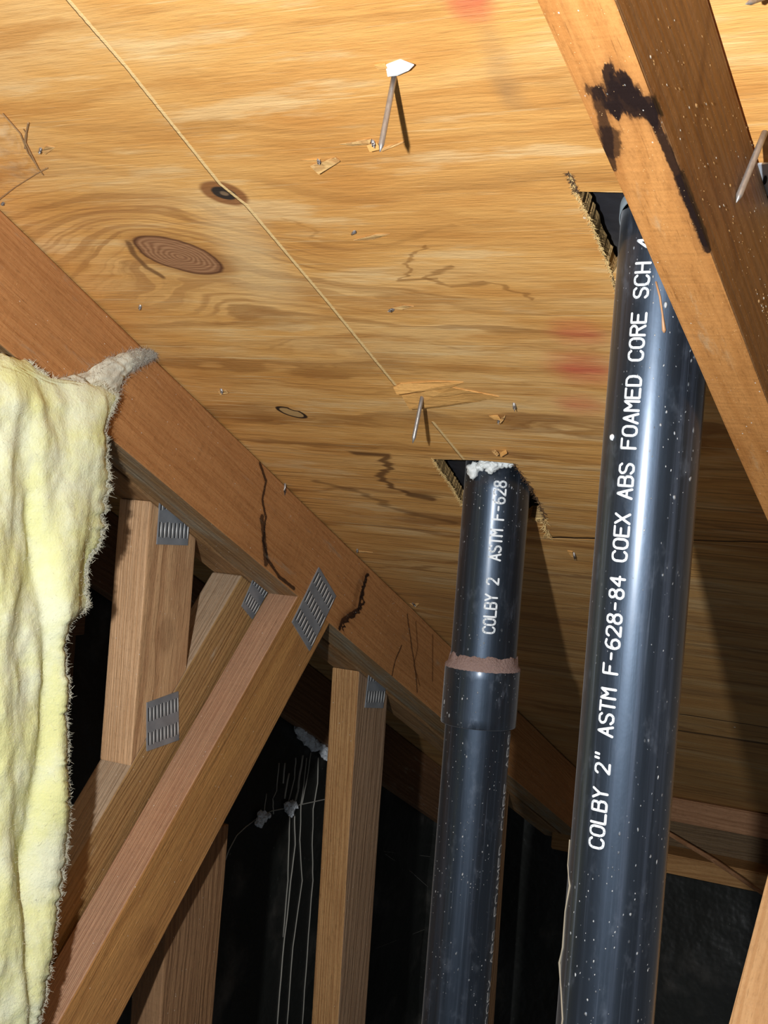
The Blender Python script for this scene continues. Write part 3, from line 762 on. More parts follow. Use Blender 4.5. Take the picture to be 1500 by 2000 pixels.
GL = {'C': [[(4, 5), (3.2, 5.9), (2, 6), (.7, 5.7), (0, 4.5), (0, 1.5), (.7, .3), (2, 0), (3.2, .1), (4, 1)]],
 'O': [[(2, 6), (.7, 5.7), (0, 4.5), (0, 1.5), (.7, .3), (2, 0), (3.3, .3), (4, 1.5), (4, 4.5), (3.3, 5.7), (2, 6)]],
 'L': [[(0, 6), (0, 0), (4, 0)]], 'B': [[(0, 0), (0, 6), (2.8, 6), (3.7, 5.5), (3.7, 3.8), (2.8, 3.2), (0, 3.2)], [(2.8, 3.2), (4, 2.6), (4, .8), (3, 0), (0, 0)]],
 'Y': [[(0, 6), (2, 3), (4, 6)], [(2, 3), (2, 0)]], '2': [[(0, 4.8), (.6, 5.8), (2, 6), (3.4, 5.7), (4, 4.5), (3.4, 3.2), (0, 0), (4, 0)]],
 '"': [[(1, 6.4), (.8, 4.8)], [(2.8, 6.4), (2.6, 4.8)]], 'A': [[(0, 0), (2, 6), (4, 0)], [(.7, 2), (3.3, 2)]],
 'S': [[(4, 5), (3.2, 5.9), (1, 5.9), (0, 5), (.1, 3.9), (1, 3.2), (3, 2.8), (4, 2), (3.9, .9), (3, .1), (1, .1), (0, 1)]],
 'T': [[(0, 6), (4, 6)], [(2, 6), (2, 0)]], 'M': [[(0, 0), (0, 6), (2, 3), (4, 6), (4, 0)]], 'F': [[(0, 0), (0, 6), (4, 6)], [(0, 3.2), (3, 3.2)]],
 '-': [[(.8, 3), (3.2, 3)]], '6': [[(3.6, 5.6), (2, 6), (.6, 5), (0, 3), (0, 1.5), (.8, .2), (2, 0), (3.3, .3), (4, 1.6), (3.4, 3), (2, 3.4), (.6, 3), (0, 2)]],
 '8': [[(2, 3.2), (.6, 3.8), (.3, 5), (1, 5.9), (2, 6), (3, 5.9), (3.7, 5), (3.4, 3.8), (2, 3.2), (.3, 2.6), (0, 1.2), (.8, .2), (2, 0), (3.2, .2), (4, 1.2), (3.7, 2.6), (2, 3.2)]],
 '4': [[(3, 0), (3, 6), (0, 2), (4, 2)]], 'E': [[(4, 6), (0, 6), (0, 0), (4, 0)], [(0, 3.2), (3.2, 3.2)]], 'X': [[(0, 0), (4, 6)], [(0, 6), (4, 0)]],
 'D': [[(0, 0), (0, 6), (2.5, 6), (3.7, 5), (4, 3), (3.7, 1), (2.5, 0), (0, 0)]], 'R': [[(0, 0), (0, 6), (3, 6), (4, 5.2), (4, 4), (3, 3.2), (0, 3.2)], [(2, 3.2), (4, 0)]],
 'H': [[(0, 0), (0, 6)], [(4, 0), (4, 6)], [(0, 3.1), (4, 3.1)]]}
PR = 0.03015
def lettering(text, axis, z0, pitch, H, th0, parent, hw=0.85, skip=()):
    """printed line running up a pipe, letter tops turned to the left"""
    face = math.atan2(-axis[1], -axis[0])                              # bearing of the side that faces the lens
    bm = bmesh.new(); ux = pitch / 5.5; uy = H / 6.0; w = hw * uy * 0.56
    def P(s, h, e=0.0):
        a = face + th0 - h / PR
        r = PR + 0.00018 + e
        return Vector((math.cos(a) * r, math.sin(a) * r, s))
    for i, ch in enumerate(text):
        for stroke in GL.get(ch, []):
            q = [((x * ux + (i * pitch)), y * uy) for x, y in stroke]
            for k, (a, b) in enumerate(zip(q[:-1], q[1:])):
                if (i, k) in skip: continue
                L = math.dist(a, b); n = max(1, int(L / 0.0012)); dx, dy = (b[0] - a[0]) / L, (b[1] - a[1]) / L
                prev = None
                for j in range(n + 1):
                    x, y = a[0] + dx * L * j / n, a[1] + dy * L * j / n
                    cur = (bm.verts.new(P(z0 + x - dy * w, y + dx * w)), bm.verts.new(P(z0 + x + dy * w, y - dx * w)))
                    if prev: bm.faces.new((prev[0], prev[1], cur[1], cur[0]))
                    prev = cur
                for (x, y) in (a, b):
                    cc = bm.verts.new(P(z0 + x, y, 0.00002)); rim = [bm.verts.new(P(z0 + x + w * math.cos(t * math.pi / 5), y + w * math.sin(t * math.pi / 5), 0.00002)) for t in range(10)]
                    for t in range(10): bm.faces.new((cc, rim[t], rim[(t + 1) % 10]))
    o = bm_obj('printed_lettering', bm, M_INK, parent, Matrix.Translation((axis[0], axis[1], 0)))
    return o
def cyl(bm, r0, z0, z1, nz, n=96, mi=0, cap=True, ri=None):
    ring = lambda z, r: [bm.verts.new((r * math.cos(2 * math.pi * k / n), r * math.sin(2 * math.pi * k / n), z)) for k in range(n)]
    rs = [ring(z0 + (z1 - z0) * i / nz, r0) for i in range(nz + 1)]
    for i in range(nz):
        for k in range(n):
            f = bm.faces.new((rs[i][k], rs[i][(k + 1) % n], rs[i + 1][(k + 1) % n], rs[i + 1][k])); f.smooth = True; f.material_index = mi
    if ri is None:
        for r_ in (rs[0], rs[-1]): f = bm.faces.new(r_); f.material_index = mi
    else:
        for j, z in ((0, z0), (-1, z1)):
            r2 = ring(z, ri)
            for k in range(n): f = bm.faces.new((rs[j][k], rs[j][(k + 1) % n], r2[(k + 1) % n], r2[k])); f.material_index = mi
def zpix(axis, py, px):                                                # height on a pipe axis at a pixel row
    d = ray(px, py); t = math.hypot(*axis) / math.hypot(d.x, d.y); return (d * t).z
def onpipe(axis, px, py, r=PR):
    d = ray(px, py); a = d.x ** 2 + d.y ** 2; b = -2 * (d.x * axis[0] + d.y * axis[1]); c_ = axis[0] ** 2 + axis[1] ** 2 - r * r
    t = (-b - math.sqrt(max(0, b * b - 4 * a * c_))) / (2 * a); return d * t
AX1 = (-0.53277, 1.14857); AX2 = (-0.2820, 0.83019)
def vent(axis, label, mat):
    return thing('vent_pipe', (axis[0], axis[1], -0.8), label, 'pipe', 'black vent pipes')
p1 = vent(AX1, 'thinner-looking farther black pipe with a collar and white sealant at its top', M_P1)
bm = bmesh.new(); cyl(bm, PR, -0.95, 0.034, 40); bm_obj('pipe', bm, M_P1, p1, Matrix.Translation((*AX1, 0)))
zc1 = zpix(AX1, 1300, 940); zc0 = zpix(AX1, 1414, 932)
bm = bmesh.new(); cyl(bm, 0.0345, zc0, zc1, 6, ri=PR - 0.0005)
o = bm_obj('coupling', bm, M_PC, p1, Matrix.Translation((*AX1, 0)))
md = o.modifiers.new('b', 'BEVEL'); md.width = 0.0009; md.segments = 2; md.limit_method = 'ANGLE'; md.angle_limit = 1.0
bm = bmesh.new(); n = 120                                               # dust heaped on the collar's ledge
prof = []
for k in range(n):
    a = 2 * math.pi * k / n; h = 0.010 + 0.0045 * noise.noise(Vector((math.cos(a) * 3, math.sin(a) * 3, 0))) + 0.0016 * noise.noise(Vector((math.cos(a) * 14, math.sin(a) * 14, 4)))
    c_, s_ = math.cos(a), math.sin(a)
    prof.append([bm.verts.new((c_ * r_, s_ * r_, z)) for r_, z in ((0.0349, zc1 - 0.0016 - 0.001 * abs(noise.noise(Vector((c_ * 9, s_ * 9, 2))))), (0.0346, zc1 + 0.0004), (0.0322, zc1 + 0.0012 + h * 0.15), (PR + 0.0008, zc1 + h), (PR - 0.0004, zc1 + h + 0.0003))])
for k in range(n):
    for j in range(4): f = bm.faces.new((prof[k][j], prof[(k + 1) % n][j], prof[(k + 1) % n][j + 1], prof[k][j + 1])); f.smooth = True
bm_obj('dust_ring', bm, M_DUST, o, None)['label'] = 'pinkish dust heaped on the collar'
z_s = onpipe(AX1, 950, 1236).z; lettering('COEX ABS FOAMED CORE ABS', AX1, zpix(AX1, 1990, 896), 0.0112, 0.0090, math.radians(84), p1)
lettering('COLBY 2  ASTM F-628', AX1, z_s, (onpipe(AX1, 975, 940).z - z_s) / 18.7, 0.0104, math.radians(15), p1, skip=((14, 1),))
# sealant blobs
M_SEAL = Mat('white_sealant', 0.4, 0.4); n_ = M_SEAL.noise(M_SEAL.p, 160.0, 3.0); M_SEAL.color(M_SEAL.mix(n_, (0.72, 0.76, 0.74), (0.90, 0.92, 0.90))); M_SEAL.bump(n_, 0.003, 0.6); M_SEAL = M_SEAL.mat
bm = bmesh.new()
face1 = math.atan2(-AX1[1], -AX1[0])
def blob(bm, c, r, sq=(1, 1, 1), seed=0, amp=0.25, sub=3):
    ret = bmesh.ops.create_icosphere(bm, subdivisions=sub, radius=1.0)
    for v_ in ret['verts']:
        k = 1 + amp * noise.noise(v_.co * 1.7 + Vector((seed, seed * 2, 0))) + amp * 0.5 * noise.noise(v_.co * 4 + Vector((seed, 0, 3)))
        v_.co = Vector((v_.co.x * r * sq[0] * k, v_.co.y * r * sq[1] * k, v_.co.z * r * sq[2] * k)) + Vector(c)
for i, (x, y, r_) in enumerate(((926, 918, 0.0062), (938, 912, 0.0045), (952, 908, 0.0055), (965, 908, 0.0055), (978, 905, 0.005), (990, 905, 0.0045), (958, 917, 0.0045), (997, 907, 0.0035), (945, 905, 0.005))):
    blob(bm, onpipe(AX1, x, y, PR + 0.001), r_, (1, 1, 0.8 if i else 1.15), i, 0.45)
bm_obj('sealant', bm, M_SEAL, p1, None, True)['label'] = 'white sealant smeared round the pipe top'

p2 = vent(AX2, 'nearer large-looking black pipe with the long white printed line, beside the near truss', M_P2)
bm = bmesh.new(); cyl(bm, PR, -0.62, 0.185, 40); bm_obj('pipe', bm, M_P2, p2, Matrix.Translation((*AX2, 0)))
za = onpipe(AX2, 1170, 1657).z; zb = onpipe(AX2, 1262, 513).z
lettering('COLBY 2" ASTM F-628-84 COEX ABS FOAMED CORE SCH 4', AX2, za, (zb - za) / 46.75, 0.0096, math.radians(-18), p2)
bm = bmesh.new()                                                        # string of dried glue hanging down the pipe's left flank
pts = []
L_ = [(1105, 1640), (1099, 1690), (1104, 1730), (1096, 1780), (1090, 1850), (1083, 1880), (1086, 1940), (1090, 1990), (1082, 2060)]
for (x, y) in L_: pts.append(onpipe(AX2, x + 9 + random.uniform(-2, 2), y, PR + 0.0003))
tube_bm(bm, pts, [0.0004, 0.0004, 0.0007, 0.0004, 0.0006, 0.0008, 0.0005, 0.0006, 0.0004], 6)
bm_obj('glue_run', bm, simple('dried_glue', (0.30, 0.26, 0.19), 0.8), p2, None, True)['label'] = 'thin dried glue run down the left side'
bm = bmesh.new()                                                        # flashing boot seen above the pipe in the opening
cyl(bm, PR + 0.0010, 0.150, 0.205, 4, ri=PR + 0.0004)
for v_ in bm.verts:                                                     # cut on the roof's slope
    yy = v_.co.y + AX2[1]; v_.co.z = min(max(v_.co.z, roofz(yy) + 0.016), roofz(yy) + 0.034)
bmesh.ops.remove_doubles(bm, verts=bm.verts, dist=1e-6)
boot = bm_obj('flashing_collar', bm, simple('lead_grey', (0.36, 0.42, 0.45), 0.45, 0.3), p2, Matrix.Translation((*AX2, 0)))
# resin run hanging off the near chord in front of the pipe
bm = bmesh.new(); pr = [on(1281, 545, 0.0895), ]
a = on(1279, 542, 0.089); b = a + Vector((0, 0, -0.012)); 
tube_bm(bm, [onpipe(AX2, 1281, 550, PR + 0.0004), onpipe(AX2, 1289, 580, PR + 0.0004), onpipe(AX2, 1294, 615, PR + 0.0004), onpipe(AX2, 1297, 645, PR + 0.0006), onpipe(AX2, 1297, 650, PR + 0.0005)], [0.0006, 0.0007, 0.0006, 0.0013, 0.0005], 8)
bm_obj('resin_drip', bm, simple('resin', (0.50, 0.27, 0.13), 0.4), p2, None, True)['label'] = 'tan resin drip'
# white paint fleck
bm = bmesh.new(); blob(bm, onpipe(AX2, 1196, 854), 0.0016, (1, 1, 1.2), 3); bm_obj('paint_fleck', bm, M_INK, p2, None, True)

# ------------------------------------------------------------------ nails and splinters
M_NAIL = Mat('nail_steel', 0.42, 0.5); nn = M_NAIL.noise(M_NAIL.v(M_NAIL.x * 200, M_NAIL.y * 200, M_NAIL.z * 60), 3.0, 3.0)
M_NAIL.b.inputs['Metallic'].default_value = 0.6; M_NAIL.color(M_NAIL.mix(nn, (0.22, 0.19, 0.17), (0.48, 0.46, 0.43))); M_NAIL.bump(nn, 0.0006, 0.4); M_NAIL = M_NAIL.mat
M_PAPERW = simple('white_paper', (0.88, 0.88, 0.86), 0.7)
def nail(base, tip, ln, label, rad=0.0017, bits=None, group=None, X=None):
    """base and tip read in the photograph; tip hangs ln below the deck"""
    A = on(*base); B = on(*tip, ln)
    o = thing('protruding_nail', A, label, 'nail', group or 'nails poking through the roof deck')
    bm = bmesh.new(); d = (B - A); L = d.length
    k = max(0.2, 1 - 0.005 / L)
    tube_bm(bm, [A - d.normalized() * 0.004 - A, d * 0.33, d * 0.66, d * k, d], [rad, rad, rad, rad, rad * 0.12], 12)
    bm_obj('shank', bm, M_NAIL, o, Matrix.Translation(A), True)
    if bits: 
        for (pts, h, mat) in bits:
            flake('splinter', pts, h, mat, o)
    return o
def flake(name, pts, h, mat, parent, th=0.0008):
    """thin sliver of veneer lifted off the deck: pts in pixels on the deck, h = drop of each corner below it"""
    bm = bmesh.new(); P = [on(x, y, hh) for (x, y), hh in zip(pts, h)]; c = sum(P, Vector()) / len(P)
    lo_ = [bm.verts.new(p - c) for p in P]; hi_ = [bm.verts.new(p - c + NR * th) for p in P]
    bm.faces.new(lo_); bm.faces.new(hi_)
    for i in range(len(P)): bm.faces.new((lo_[i], lo_[(i + 1) % len(P)], hi_[(i + 1) % len(P)], hi_[i]))
    g = Matrix.Translation(c)
    return bm_obj(name, bm, mat, parent, g)
n1 = nail((770, 150), (742, 297), 0.0475, 'long nail hanging by a scrap of white paper at the top centre')
o = flake('paper_scrap', [(753, 128), (780, 117), (808, 128), (798, 138), (776, 148), (757, 150)], [0.001, 0.0005, 0.004, 0.004, 0.003, 0.003], M_PAPERW, n1); o['label'] = 'torn white paper scrap'
flake('splinter', [(730, 128), (752, 125), (756, 134), (740, 137)], [0.0005, 0.001, 0.002, 0.001], M_SPL2, n1)
n2 = nail((826, 768), (806, 866), 0.040, 'nail below two lifted orange veneer strips above the small opening')
flake('veneer_strip', [(768, 757), (782, 750), (850, 746), (905, 747), (880, 757), (775, 771)], [0.002, 0.001, 0.0012, 0.0006, 0.002, 0.006], M_SPL2, n2)
flake('veneer_strip', [(785, 774), (880, 757), (975, 775), (930, 785), (850, 796), (800, 800)], [0.003, 0.001, 0.0006, 0.001, 0.004, 0.007], M_SPL2, n2)
n3 = nail((1494, 258), (1438, 396), 0.046, 'nail crossing in front of the near chord at the right edge', 0.0018)
nail((1510, -12), (1456, 8), 0.020, 'nail tip at the top right corner', 0.0014)
small = [((728, 275), (731, 290), 0.005, 'broken nail stub beside pale chips left of the long nail tip', [([(660, 282), (725, 272), (722, 281), (690, 285)], [0, .001, .002, 0], M_SPL), ([(716, 284), (735, 280), (742, 292), (722, 297)], [.001, .001, .004, .005], M_SPL2), ([(742, 292), (790, 276), (788, 279), (745, 296)], [.001, .0005, .001, .002], M_SPL)]),
 ((622, 312), (624, 322), 0.004, 'nail tip under a big pale chip above the small knot', [([(606, 325), (655, 308), (663, 316), (622, 341)], [.002, .001, .002, .004], M_SPL), ([(583, 313), (625, 312), (620, 318)], [0, .001, .0006], M_SPL2)]),
 ((80, 290), (76, 302), 0.005, 'nail tip with one curled chip near the left edge', [([(82, 296), (90, 286), (108, 288), (88, 302)], [.001, .001, .0004, .002], M_SPL)]),
 ((274, 597), (272, 607), 0.004, 'tiny nail tip just right of the left chord, upper one', None),
 ((432, 760), (434, 771), 0.005, 'nail tip with light chip below the wavy grain', [([(426, 765), (440, 762), (446, 768), (430, 771)], [.001, .001, .002, .003], M_SPL)]),
 ((557, 945), (556, 968), 0.011, 'dark nail point at the edge of the stained chord', None),
 ((768, 604), (757, 609), 0.005, 'nail tip lying beside a thin pale splinter at the centre', [([(768, 602), (788, 597), (808, 599), (785, 605)], [.002, .001, .0006, .002], M_SPL)]),
 ((1004, 788), (1005, 804), 0.006, 'small nail tip near the red marks, left of the big pipe', None),
 ((974, 817), (973, 829), 0.006, 'nail tip with two orange chips above the small opening', [([(955, 813), (972, 812), (978, 821), (966, 820)], [.0005, .001, .003, .002], M_SPL2), ([(974, 822), (987, 812), (984, 820), (976, 828)], [.002, .001, .002, .005], M_SPL)]),
 ((1121, 1080), (1123, 1095), 0.006, 'nail tip with chip between the two pipes', [([(1108, 1076), (1118, 1078), (1120, 1090), (1114, 1086)], [.0005, .001, .003, .002], M_SPL2)]),
 ((698, 1073), (697, 1081), 0.004, 'tiny nail tip beside the stained chord, lower one', [([(700, 1077), (728, 1079), (702, 1080)], [.001, .0003, .001], M_SPL)]),
 ((806, 1178), (812, 1185), 0.005, 'nail tip with brown chip close to the lower chord', [([(800, 1179), (818, 1180), (812, 1186)], [.0005, .001, .003], M_SPL)]),
 ((972, 884), (968, 890), 0.005, 'nail tip in splinters right above the white sealant', [([(960, 882), (966, 879), (974, 888), (970, 891)], [.001, .001, .005, .006], M_SPL), ([(975, 884), (988, 880), (990, 886), (978, 893)], [.001, .001, .004, .005], M_SPL2)]),
 ((690, 455), (694, 452), 0.002, 'barely lifted nail bump below the paper scrap', [([(690, 470), (735, 458), (762, 457), (728, 468)], [.002, .0006, .0003, .001], M_SPL)]),
 ((7, 396), (3, 401), 0.004, 'nail tip at the left edge above the chord', None)]
for b, t, l, lab, bits in small: nail(b, t, l, lab, 0.0012, bits)

# torn wood and felt at the right of the small opening
def roofpart(name, pts, h, mat, label=None):
    o = flake(name, pts, h, mat, None); w = o.matrix_local.copy(); o.parent = ceil; o.matrix_local = ROOFM.inverted() @ w
    if label: o['label'] = label
roofpart('felt_scrap', [(1060, 1012), (1066, 1016), (1086, 1030), (1072, 1036), (1068, 1050), (1063, 1035)], [.001, .001, .002, .004, .003, .003], M_FELT, 'torn black felt scrap')
roofpart('splinter', [(1058, 1050), (1070, 1050), (1095, 1061), (1088, 1064), (1066, 1056)], [.001, .001, .006, .006, .002], M_SPL)
roofpart('torn_wood', [(1036, 1012), (1056, 1013), (1062, 1030), (1066, 1048), (1050, 1052), (1040, 1035)], [.001, .001, .003, .003, .008, .009], M_SPL)
# perforated strap at the right edge
st = thing('metal_strap', on(1495, 360), 'bluish perforated metal strap at the right edge beside the near chord', 'bracket')
sq = [(1474, 322), (1560, 316), (1580, 400), (1493, 400)]
bm = bmesh.new(); P = [on(x, y, 0.003) for x, y in sq]; c = on(1495, 360)
lo_ = [bm.verts.new(p - c) for p in P]; hi_ = [bm.verts.new(p - c + NR * 0.0012) for p in P]; bm.faces.new(lo_); bm.faces.new(hi_)
for i in range(4): bm.faces.new((lo_[i], lo_[(i + 1) % 4], hi_[(i + 1) % 4], hi_[i]))
for k, (x, y) in enumerate(((1494, 352), (1499, 392), (1512, 345), (1520, 380))):
    Q = [on(x + 4 * math.cos(t * math.pi / 6) - 1.2 * math.sin(t * math.pi / 6) * 1, y + 9 * math.sin(t * math.pi / 6), 0.0034) - c for t in range(12)]
    f = bm.faces.new([bm.verts.new(q) for q in Q]); f.material_index = 1
bm_obj('strap_plate', bm, [simple('bright_zinc', (0.62, 0.68, 0.75), 0.3, 0.5), M_PLATE[1]], st, Matrix.Translation(c))

# ------------------------------------------------------------------ fibreglass insulation
def wool_material(name, a, b, fold=1.0):
    m = Mat(name, 0.95, 0.05)
    n = m.noise(m.p, 22.0, 4.0, 0.6); f = m.noise(m.p, 150.0, 5.0, 0.7); g = m.noise(m.p, 500.0, 3.0, 0.6)
    c = m.mix(n.step(0.35, 0.7), a, b)
    c = m.mix(f.step(0.62, 0.85) * 0.2, c, (0.60, 0.54, 0.30))
    hr = m.noise(m.warp(0.03, 60.0), 190.0, 1.0); hair = (hr - 0.5).abs().step(0.010, 0.002) * f.step(0.5, 0.66) * n.step(0.5, 0.62)
    c = m.mix(hair * 0.6, c, (0.14, 0.11, 0.07))
    pt = m.noise(m.v(m.x * 30.0, m.y * 30.0, m.z * 18.0), 1.0, 4.0, 0.65)
    c = m.mix(pt.step(0.54, 0.68) * 0.35, c, (0.50, 0.49, 0.38)); c = m.mix(g.step(0.55, 0.8) * 0.3, c, (0.95, 0.95, 0.78))
    m.color(c); m.bump(n * 0.5 + f * 0.25, 0.006, 0.45); m.bump(g, 0.0015, 0.4)
    m.b.inputs['Subsurface Weight'].default_value = 0.0
    return m.mat
M_WOOL = wool_material('yellow_glass_wool', (0.76, 0.77, 0.37), (0.78, 0.81, 0.58))
M_WOOLG = wool_material('dusty_glass_wool', (0.50, 0.47, 0.38), (0.78, 0.80, 0.66))
bt = thing('insulation_batt', (-0.75, 0.85, -0.4), 'pale yellow fibreglass batt hanging ragged along the left edge', 'insulation')
RE = [(716, 60), (735, 96), (745, 180), (770, 222), (800, 210), (830, 192), (870, 196), (940, 200), (1010, 190), (1060, 184), (1090, 162), (1150, 160), (1180, 165), (1200, 140), (1215, 118), (1260, 106),
      (1350, 115), (1400, 110), (1450, 118), (1500, 114), (1600, 117), (1650, 114), (1700, 106), (1750, 97), (1850, 85), (1910, 76), (1960, 69), (2000, 54), (2080, 40), (2200, 20)]
def redge(y):
    for (a, xa), (b, xb) in zip(RE[:-1], RE[1:]):
        if a <= y <= b: return xa + (xb - xa) * (y - a) / (b - a)
    return RE[-1][1]
NYr, NXr = 300, 70
bm = bmesh.new()
fr, bk = [], []
for j in range(NYr + 1):
    y = 716 + (2200 - 716) * j / NYr
    xe = redge(y) + 8 * noise.noise(Vector((0, y * 0.06, 0))) + 5 * noise.noise(Vector((3, y * 0.2, 0)))
    Xc = -0.776 + 0.014 * min(1, (y - 716) / 500)
    A, B = [], []
    for i in range(NXr + 1):
        s = i / NXr; x = -140 + (xe + 140) * (1 - (1 - s) ** 1.3)
        yy_ = y + max(0.0, 1 - (y - 716) / 90.0) * (-26 + 0.33 * max(0, min(x, 100)) + 10 * noise.noise(Vector((x * 0.05, 0, 2))))
        edge = math.sqrt(max(0.0, 1 - max(0, (s - 0.72) / 0.28) ** 2))
        tp = min(1.0, (y - 716) / 70.0) ** 0.5
        fold = 0.010 * noise.noise(Vector((x * 0.016, y * 0.0035, 1))) + 0.0035 * noise.noise(Vector((x * 0.03, y * 0.010, 2))) + 0.0010 * noise.noise(Vector((x * 0.07, y * 0.035, 3))) + 0.0005 * noise.noise(Vector((x * 0.2, y * 0.15, 6)))
        crease = -0.008 * math.exp(-((x - (48 + 22 * math.sin(y * 0.006))) / 15.0) ** 2) * (1 if y > 1000 else max(0, (y - 800) / 200))
        P = onx(x, yy_, Xc); P.x += (0.016 + fold + crease) * edge * tp
        A.append(bm.verts.new(P)); Q = onx(x, yy_, Xc); Q.x -= 0.006 * edge * tp + 0.0003; B.append(bm.verts.new(Q))
    fr.append(A); bk.append(B)
for j in range(NYr):
    for i in range(NXr):
        bm.faces.new((fr[j][i], fr[j][i + 1], fr[j + 1][i + 1], fr[j + 1][i])); bm.faces.new((bk[j][i], bk[j + 1][i], bk[j + 1][i + 1], bk[j][i + 1]))
    bm.faces.new((fr[j][NXr], bk[j][NXr], bk[j + 1][NXr], fr[j + 1][NXr])); bm.faces.new((fr[j][0], fr[j + 1][0], bk[j + 1][0], bk[j][0]))
for i in range(NXr):
    bm.faces.new((fr[0][i], bk[0][i], bk[0][i + 1], fr[0][i + 1])); bm.faces.new((fr[-1][i], fr[-1][i + 1], bk[-1][i + 1], bk[-1][i]))
edge_pts = [fr[j][i].co.copy() for j in range(NYr + 1) for i in range(NXr - 3, NXr + 1)]
surf_pts = [fr[random.randint(0, NYr)][random.randint(10, NXr)].co.copy() for _ in range(2500)]
bm_obj('wool_body', bm, M_WOOL, bt, None, True)
# torn tail clinging to the chord
bm = bmesh.new(); cl = [(120, 800, 75), (150, 790, 78), (180, 768, 66), (200, 745, 46), (220, 722, 34), (245, 706, 24), (268, 698, 16), (282, 694, 11), (294, 692, 5)]
rows = []; tailp = []
for q in range(len(cl) - 1):
    for k in range(8):
        t = k / 8; cx, cy_, w_ = [cl[q][i] + (cl[q + 1][i] - cl[q][i]) * t for i in range(3)]
        dx, dy = cl[q + 1][0] - cl[q][0], cl[q + 1][1] - cl[q][1]; l_ = math.hypot(dx, dy); nx_, ny_ = -dy / l_, dx / l_
        row = []
        for i in range(21):
            s = i / 10 - 1; x = cx + nx_ * w_ * s * 0.75 + 2 * noise.noise(Vector((q + t, s * 3, 0))); y = cy_ + ny_ * w_ * s * 0.75 + 5 * noise.noise(Vector((q * 1.3 + t, s * 4, 5))) * (abs(s) > 0.8)
            P = onx(x, y, -0.7845); P.x += 0.012 * math.sqrt(max(0, 1 - s * s)) * (0.4 + 0.6 * w_ / 70) + 0.002 * noise.noise(Vector((x * 0.1, y * 0.1, 3)))
            row.append(bm.verts.new(P)); tailp.append((P.copy(), abs(s)))
        rows.append(row)
for a, b in zip(rows[:-1], rows[1:]):
    for i in range(20): bm.faces.new((a[i], a[i + 1], b[i + 1], b[i]))
bm_obj('torn_tail', bm, M_WOOLG, bt, None, True)['label'] = 'grey dusty wisp of wool torn over the chord'
def fuzz(pts, n, ln, r_, mat, name='fuzz'):
    bm = bmesh.new()
    for _ in range(n):
        p = random.choice(pts); d = Vector((random.uniform(-0.3, 1), random.uniform(-1, 1), random.uniform(-1, 1))).normalized(); L = ln * random.uniform(0.3, 1)
        p = p + Vector((random.gauss(0, 1), random.gauss(0, 1), random.gauss(0, 1))) * 0.0012
        k = Vector((random.gauss(0, 1), random.gauss(0, 1), random.gauss(0, 1))) * 0.5
        tube_bm(bm, [p - d * L * 0.2, p + (d + k * 0.3) * L * 0.4, p + (d + k) * L], [r_, r_, r_ * 0.4], 3, False)
    o = bm_obj(name, bm, mat, bt); o['kind'] = 'stuff'
fuzz(edge_pts, 20000, 0.0034, 0.00014, simple('wool_fibre', (0.72, 0.72, 0.58), 0.9))
fuzz(surf_pts, 3000, 0.0026, 0.00008, bpy.data.materials['wool_fibre'])
fuzz([p for p, s in tailp if s > 0.75] + [p for p, s in tailp[-500:]], 3000, 0.0042, 0.00010, simple('dusty_fibre', (0.48, 0.45, 0.38), 0.9), 'tail_fuzz')

# ------------------------------------------------------------------ mortar pushed through the paper
M_MORT = Mat('grey_mortar', 0.9, 0.1); q = M_MORT.noise(M_MORT.p, 300.0, 3.0); M_MORT.color(M_MORT.mix(q, (0.62, 0.65, 0.68), (0.92, 0.94, 0.95))); M_MORT.bump(q, 0.003, 0.8); M_MORT = M_MORT.mat
def XWs(x, y):
    P = onx(x, y, XW); w = 0.004 * noise.noise(Vector((P.y * 4, P.z * 5, 1))) + 0.005 * noise.noise(Vector((P.y * 9, P.z * 11, 2)))
    return onx(x, y, XW + w + 0.0038)
def mortar(centers, label, drips=()):
    c = XWs(centers[0][0], centers[0][1]); o = thing('mortar_clump', c, label, 'mortar', 'mortar clumps on the black paper')
    bm = bmesh.new()
    for i, (x, y, r_) in enumerate(centers):
        for k in range(3): blob(bm, XWs(x + random.uniform(-5, 5), y + random.uniform(-5, 5)) - c + Vector((0.008, 0, 0)), r_ * random.uniform(0.6, 1.0), (0.8, 1, 1), i * 3 + k, 0.6, 2)
    bm_obj('clump', bm, M_MORT, o, Matrix.Translation(c))
    for (pts, w_) in drips:
        bm = bmesh.new(); tube_bm(bm, [XWs(*p) - c for p in subpx(pts)], w_ * 1.5, 5); bm_obj('drip', bm, M_MORTD, o, Matrix.Translation(c), True)
def subpx(pts):
    out = []
    for a, b in zip(pts[:-1], pts[1:]):
        for k in range(4): out.append((a[0] + (b[0] - a[0]) * k / 4 + random.uniform(-.5, .5), a[1] + (b[1] - a[1]) * k / 4))
    return out + [pts[-1]]
M_MORTD = simple('thin_mortar_run', (0.50, 0.47, 0.40), 0.9)
D = [([(556, 1490), (553, 1530)], 0.0009), ([(545, 1490), (540, 1545), (533, 1560), (534, 1590)], 0.0006), ([(564, 1510), (556, 1560)], 0.0010), ([(578, 1480), (575, 1520), (562, 1570)], 0.0007),
     ([(592, 1475), (584, 1520), (582, 1545), (573, 1575)], 0.0012), ([(599, 1480), (594, 1530), (588, 1570), (586, 1640), (590, 1720), (572, 1850), (560, 2010)], 0.0006),
     ([(607, 1470), (600, 1520), (590, 1570)], 0.0006), ([(622, 1480), (620, 1530), (612, 1580), (610, 1650), (611, 1720), (600, 1860), (590, 2010)], 0.0006),
     ([(575, 1590), (577, 1650), (568, 1720), (552, 1870), (541, 2010)], 0.0007), ([(566, 1590), (565, 1640), (562, 1720), (553, 1830)], 0.0006), ([(520, 1550), (516, 1590)], 0.0005)]
